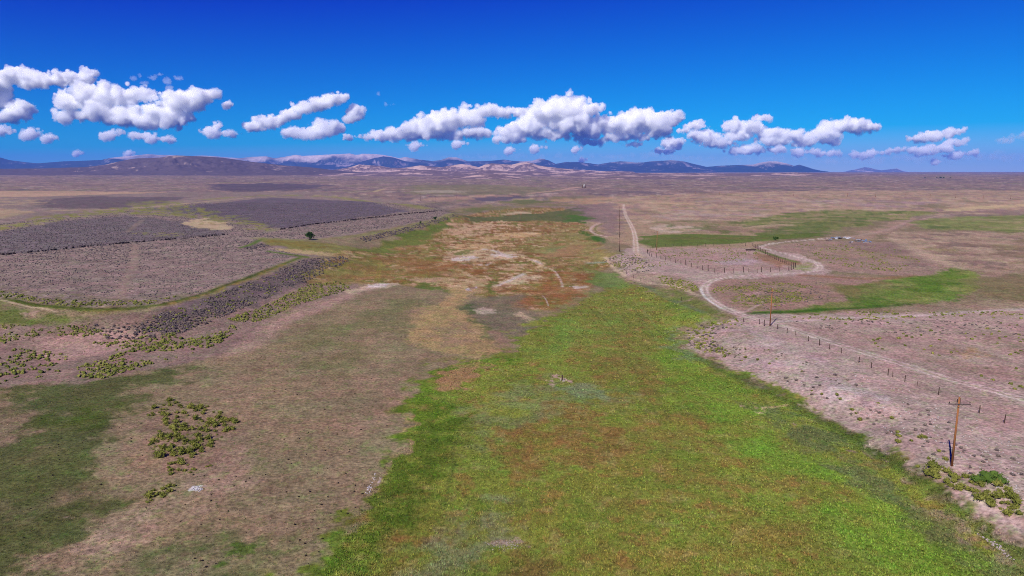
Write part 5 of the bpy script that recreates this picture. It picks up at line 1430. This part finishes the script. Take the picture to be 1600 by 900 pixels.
# ------------------------------------------------------------------ clouds
def cloud_material(name='cloud_vapour', dens=1 / 120.0):
    m = bpy.data.materials.new(name); m.use_nodes = True
    nt = m.node_tree; nt.nodes.clear()
    out = nt.nodes.new('ShaderNodeOutputMaterial')
    v = nt.nodes.new('ShaderNodeVolumePrincipled')
    v.inputs['Color'].default_value = (1, 1, 1, 1)
    v.inputs['Density'].default_value = dens
    v.inputs['Anisotropy'].default_value = -0.2
    nt.links.new(v.outputs[0], out.inputs['Volume'])
    return m
M_CLOUD = cloud_material()
M_VEIL = cloud_material('thin_vapour', 1 / 270.0)
TEX3 = bpy.data.textures.new('puff_fine', 'CLOUDS'); TEX3.noise_scale = 80; TEX3.noise_depth = 3
TEX1 = bpy.data.textures.new('puff_large', 'CLOUDS'); TEX1.noise_scale = 420; TEX1.noise_depth = 3
TEX2 = bpy.data.textures.new('puff_small', 'CLOUDS'); TEX2.noise_scale = 240; TEX2.noise_depth = 4; TEX2.noise_type = 'HARD_NOISE'
ICO = None
def ico():
    global ICO
    if ICO is None:
        bm = bmesh.new(); bmesh.ops.create_icosphere(bm, subdivisions=2, radius=1.0)
        bm.verts.ensure_lookup_table()
        ICO = (np.array([v.co[:] for v in bm.verts]), np.array([[v.index for v in f.verts] for f in bm.faces]))
        bm.free()
    return ICO
def cloud(label, blobs, D=36000.0, seed=0, vox=36.0, thin=None):
    rg = random.Random(seed * 7 + 3)
    bv, bf = ico()
    S_ = []
    for (px, py, rx, ry) in blobs:
        sc = D / F
        k = rg.uniform(0.85, 1.2)
        cx, cz = slope_of(px) * D, H + D * float(rise_of(py))
        RX, RZ = rx * sc * 1.05, ry * sc * k; RY = min(RX, RZ * 1.8)
        n = int(7 + 10 * min(rx / max(ry, 1), 4))
        for i in range(n):
            while True:
                a, b, c = rg.uniform(-1, 1), rg.uniform(-1, 1), rg.uniform(-1, 1)
                if a * a + b * b + c * c < 1: break
            r = RZ * rg.uniform(0.26, 0.62) * (1 - 0.35 * abs(a))
            p = Vector((cx + a * (RX - r * .5), D + b * RY * 0.7, cz + c * (RZ - r) - 0.1 * RZ))
            p.z = max(p.z, cz - 0.62 * RZ + 0.5 * r)
            S_.append((p, r))
            for q in range(3):
                d = Vector((rg.gauss(0, 1), rg.gauss(-.3, 1), rg.gauss(0.5, .8))).normalized()
                rr = r * rg.uniform(0.3, 0.6)
                S_.append((p + d * r * rg.uniform(0.8, 1.1), rr))
        # shreds of vapour round the edge
        for i in range(int(4 + rx / 6)):
            a = rg.uniform(0, 6.283)
            p = Vector((cx + math.cos(a) * RX * rg.uniform(0.9, 1.25), D + rg.uniform(-.4, .4) * RY, cz + math.sin(a) * RZ * rg.uniform(0.8, 1.2)))
            S_.append((p, RZ * rg.uniform(0.08, 0.2)))
    def hull(name, grow, mat, v, disp, parent=None):
        V = np.concatenate([bv * np.array([1.35, 1.1, 1.0] if parent else [1.1, 1.0, 0.95]) * (r * grow * (rg.uniform(0.75, 1.3) if parent else 1.0)) + np.array(p) for p, r in S_])
        F_ = np.concatenate([bf + i * len(bv) for i in range(len(S_))])
        o = link(name, mesh_np(name, V - np.array(c0), F_, mat), parent, None if parent else c0)
        m = o.modifiers.new('remesh', 'REMESH'); m.mode = 'VOXEL'; m.voxel_size = v
        for tx, st in disp:
            d = o.modifiers.new('d', 'DISPLACE'); d.texture = tx; d.strength = st; d.mid_level = 0.25 if tx == TEX2 else 0.47; d.texture_coords = 'LOCAL'
        return o
    c0 = sum((p for p, r in S_), Vector()) / len(S_)
    if thin:
        o = hull('cloud', 0.9, thin, vox, ((TEX1, 380), (TEX3, 260)))
        return tag(o, label, 'cloud', 'cumulus clouds above the horizon')
    o = hull('cloud', 1.0, M_CLOUD, vox, ((TEX1, 330), (TEX2, 230), (TEX3, 110)))
    hull('veil', 1.18, M_VEIL, vox * 1.3, ((TEX1, 600), (TEX3, 300)), o)
    return tag(o, label, 'cloud', 'cumulus clouds above the horizon')
CLOUDS = [
 ('large white cloud cut by the left edge of the sky', [(12, 128, 26, 18), (45, 122, 26, 13), (72, 128, 24, 11), (105, 126, 24, 12), (140, 124, 22, 12), (158, 116, 10, 8), (5, 152, 22, 18), (-30, 140, 40, 30), (22, 165, 16, 10)], 36000),
 ('small white cloud hanging under the left-edge cloud', [(38, 178, 22, 11), (20, 184, 16, 8), (50, 168, 10, 8)], 36000),
 ('broad grey-bellied cloud over the brown hill', [(122, 158, 18, 16), (118, 182, 18, 12), (150, 150, 26, 16), (165, 176, 32, 18), (195, 152, 30, 16), (205, 182, 28, 14), (232, 148, 24, 10), (235, 190, 20, 12), (262, 172, 26, 20), (292, 160, 28, 16), (322, 152, 20, 12), (340, 150, 8, 6), (280, 186, 28, 12)], 35000),
 ('tiny round cloud right of the broad grey-bellied cloud', [(366, 164, 6, 4)], 36000),
 ('flat low cloud under the broad cloud, left half', [(176, 212, 18, 5), (190, 207, 10, 4)], 32500),
 ('flat low cloud under the broad cloud, right half', [(226, 212, 16, 5), (244, 216, 14, 4), (268, 218, 16, 3)], 32500),
 ('small low cloud at the left edge of the sky', [(12, 204, 16, 7)], 32500),
 ('small round low cloud near the left edge', [(58, 209, 13, 7)], 32500),
 ('faint small low cloud beside the round one on the left', [(86, 215, 12, 5)], 32500),
 ('tiny cloud just above the left mountains', [(127, 239, 8, 2.5)], 32500),
 ('tiny cloud just above the brown hill', [(208, 239, 7, 3)], 32500),
 ('ragged low cloud left of the slanting cloud', [(335, 204, 18, 7), (352, 210, 22, 4), (345, 198, 8, 5)], 32500),
 ('slanting white cloud rising to the right, left of the centre', [(400, 198, 16, 10), (420, 192, 16, 11), (438, 188, 14, 9), (458, 180, 16, 8), (480, 170, 18, 9), (505, 163, 20, 10), (528, 156, 18, 9), (543, 154, 8, 6)], 36000),
 ('lower white cloud under the slanting one', [(462, 208, 16, 8), (484, 208, 18, 9), (506, 203, 20, 10), (526, 200, 14, 8), (545, 214, 9, 5)], 32500),
 ('small upright cloud at the right end of the slanting cloud', [(560, 178, 11, 12), (552, 186, 8, 6)], 36500),
 ('long white cloud climbing from the left towards the middle of the sky', [(572, 215, 16, 4), (598, 212, 20, 7), (625, 208, 22, 10), (652, 202, 24, 14), (684, 194, 26, 16), (706, 188, 22, 17), (735, 182, 22, 16), (762, 174, 18, 12), (785, 176, 16, 8), (808, 174, 14, 5), (690, 213, 40, 6), (740, 206, 28, 9)], 35000),
 ('tallest white cloud, in the middle of the sky', [(796, 205, 26, 11), (826, 196, 26, 18), (846, 178, 24, 17), (872, 174, 26, 18), (898, 164, 22, 14), (920, 172, 18, 9), (890, 192, 32, 16), (852, 210, 40, 8), (800, 218, 28, 6)], 34000),
 ('white cloud joined to the right of the tallest one', [(920, 204, 28, 14), (945, 192, 26, 15), (972, 198, 28, 16), (1000, 188, 26, 14), (1028, 190, 22, 14), (1048, 184, 14, 10), (975, 214, 50, 6), (1030, 207, 26, 8), (920, 221, 26, 5), (985, 226, 18, 4)], 34500),
 ('small flat cloud below the long climbing cloud, left one', [(652, 227, 12, 4)], 32500),
 ('small flat cloud below the long climbing cloud, right one', [(719, 224, 12, 3.5)], 32500),
 ('tiny cloud below the tallest cloud', [(800, 234, 9, 3)], 32500),
 ('thin cloud sliver below the tallest cloud', [(836, 231, 8, 3), (848, 230, 6, 2.5)], 32500),
 ('tiny flat cloud right of the slivers under the tallest cloud', [(903, 232, 9, 2.5)], 32500),
 ('tiny pale cloud resting on the dark ridge', [(913, 250, 6, 3)], 33000),
 ('heaped white cloud on the right, left half', [(1050, 224, 16, 7), (1066, 204, 10, 4), (1085, 196, 18, 7), (1098, 212, 24, 11), (1120, 224, 26, 9), (1140, 196, 14, 9), (1150, 212, 20, 10), (1168, 200, 22, 11), (1184, 185, 16, 5), (1036, 236, 14, 4), (1165, 234, 30, 6)], 36500),
 ('heaped white cloud on the right, right half', [(1205, 214, 22, 12), (1232, 212, 20, 9), (1254, 220, 18, 8), (1280, 208, 20, 11), (1305, 198, 22, 11), (1330, 196, 20, 9), (1352, 198, 16, 7), (1290, 220, 16, 6)], 36500),
 ('ragged low cloud under the right heaped cloud', [(1255, 236, 24, 4), (1292, 240, 18, 5), (1214, 234, 14, 4)], 32500),
 ('low ragged cloud between the heaped and far right clouds', [(1336, 242, 14, 4), (1362, 238, 16, 4), (1390, 236, 10, 3)], 32500),
 ('long white cloud at the far right, upper one', [(1428, 216, 16, 5), (1450, 212, 20, 7), (1476, 208, 18, 6), (1494, 204, 8, 4)], 38000),
 ('white cloud at the far right, under the long one', [(1400, 234, 8, 4), (1422, 234, 16, 5), (1446, 236, 18, 5), (1466, 230, 16, 6), (1486, 224, 16, 5), (1500, 220, 8, 3)], 32500),
 ('thin slanting cloud at the far right, lowest of the three', [(1480, 243, 12, 2.5), (1498, 240, 14, 3), (1518, 238, 10, 2.5)], 32500),
 ('tiny cloud over the right-hand horizon', [(1463, 252, 6, 2.5)], 32500),
]
for i, (label, blobs, D) in enumerate(CLOUDS):
    cloud(label, blobs, D, seed=i)

M_WISP = cloud_material('wisp_vapour', 1 / 800.0)
M_SHEET = cloud_material('sheet_vapour', 1 / 2200.0)
cloud('torn wisps of cloud above the broad grey-bellied cloud', [(222, 126, 5, 3), (232, 122, 3, 4), (250, 124, 7, 3), (262, 120, 8, 2.5), (274, 130, 6, 4), (290, 125, 7, 4), (236, 132, 5, 2), (276, 141, 6, 5)], 35500, 60, 30, M_WISP)
cloud('faint shred of cloud right of the slanting cloud', [(595, 149, 3, 3), (612, 165, 8, 2)], 35500, 61, 30, M_WISP)
cloud('faint torn cloud at the right edge of the sky', [(1562, 219, 14, 4), (1580, 214, 12, 4), (1598, 210, 12, 6)], 36000, 62, 30, M_WISP)
cloud('long thin pale cloud sheet low over the middle mountains', [(690, 246, 60, 4), (760, 245, 70, 5), (850, 243, 80, 6), (950, 244, 80, 6), (1020, 242, 60, 5)], 33500, 63, 60, M_SHEET)
cloud('long thin pale cloud sheet low over the right horizon', [(1080, 246, 70, 7), (1200, 248, 90, 8), (1320, 250, 90, 8), (1440, 248, 90, 10), (1560, 244, 90, 12), (1660, 240, 80, 12)], 33500, 64, 60, M_SHEET)

# ------------------------------------------------------------------ the air
def haze():
    bm = bmesh.new(); bmesh.ops.create_cube(bm, size=1.0)
    S2 = FAR + 900
    for v in bm.verts:
        v.co = Vector((v.co.x * 2 * S2, v.co.y * 2 * S2, -12.0 if v.co.z < 0 else 640.0))
    me = bpy.data.meshes.new('haze'); bm.to_mesh(me); bm.free()
    m = bpy.data.materials.new('pale_air'); m.use_nodes = True
    nt = m.node_tree; nt.nodes.clear()
    out = nt.nodes.new('ShaderNodeOutputMaterial')
    v = nt.nodes.new('ShaderNodeVolumePrincipled')
    v.inputs['Color'].default_value = (0.13, 0.31, 1.0, 1)
    v.inputs['Density'].default_value = 3.6e-5
    v.inputs['Anisotropy'].default_value = 0.0
    nt.links.new(v.outputs[0], out.inputs['Volume'])
    me.materials.append(m)
    o = link('haze', me)
    tag(o, 'thin blue haze over the whole valley', 'haze', kind='stuff')
haze()
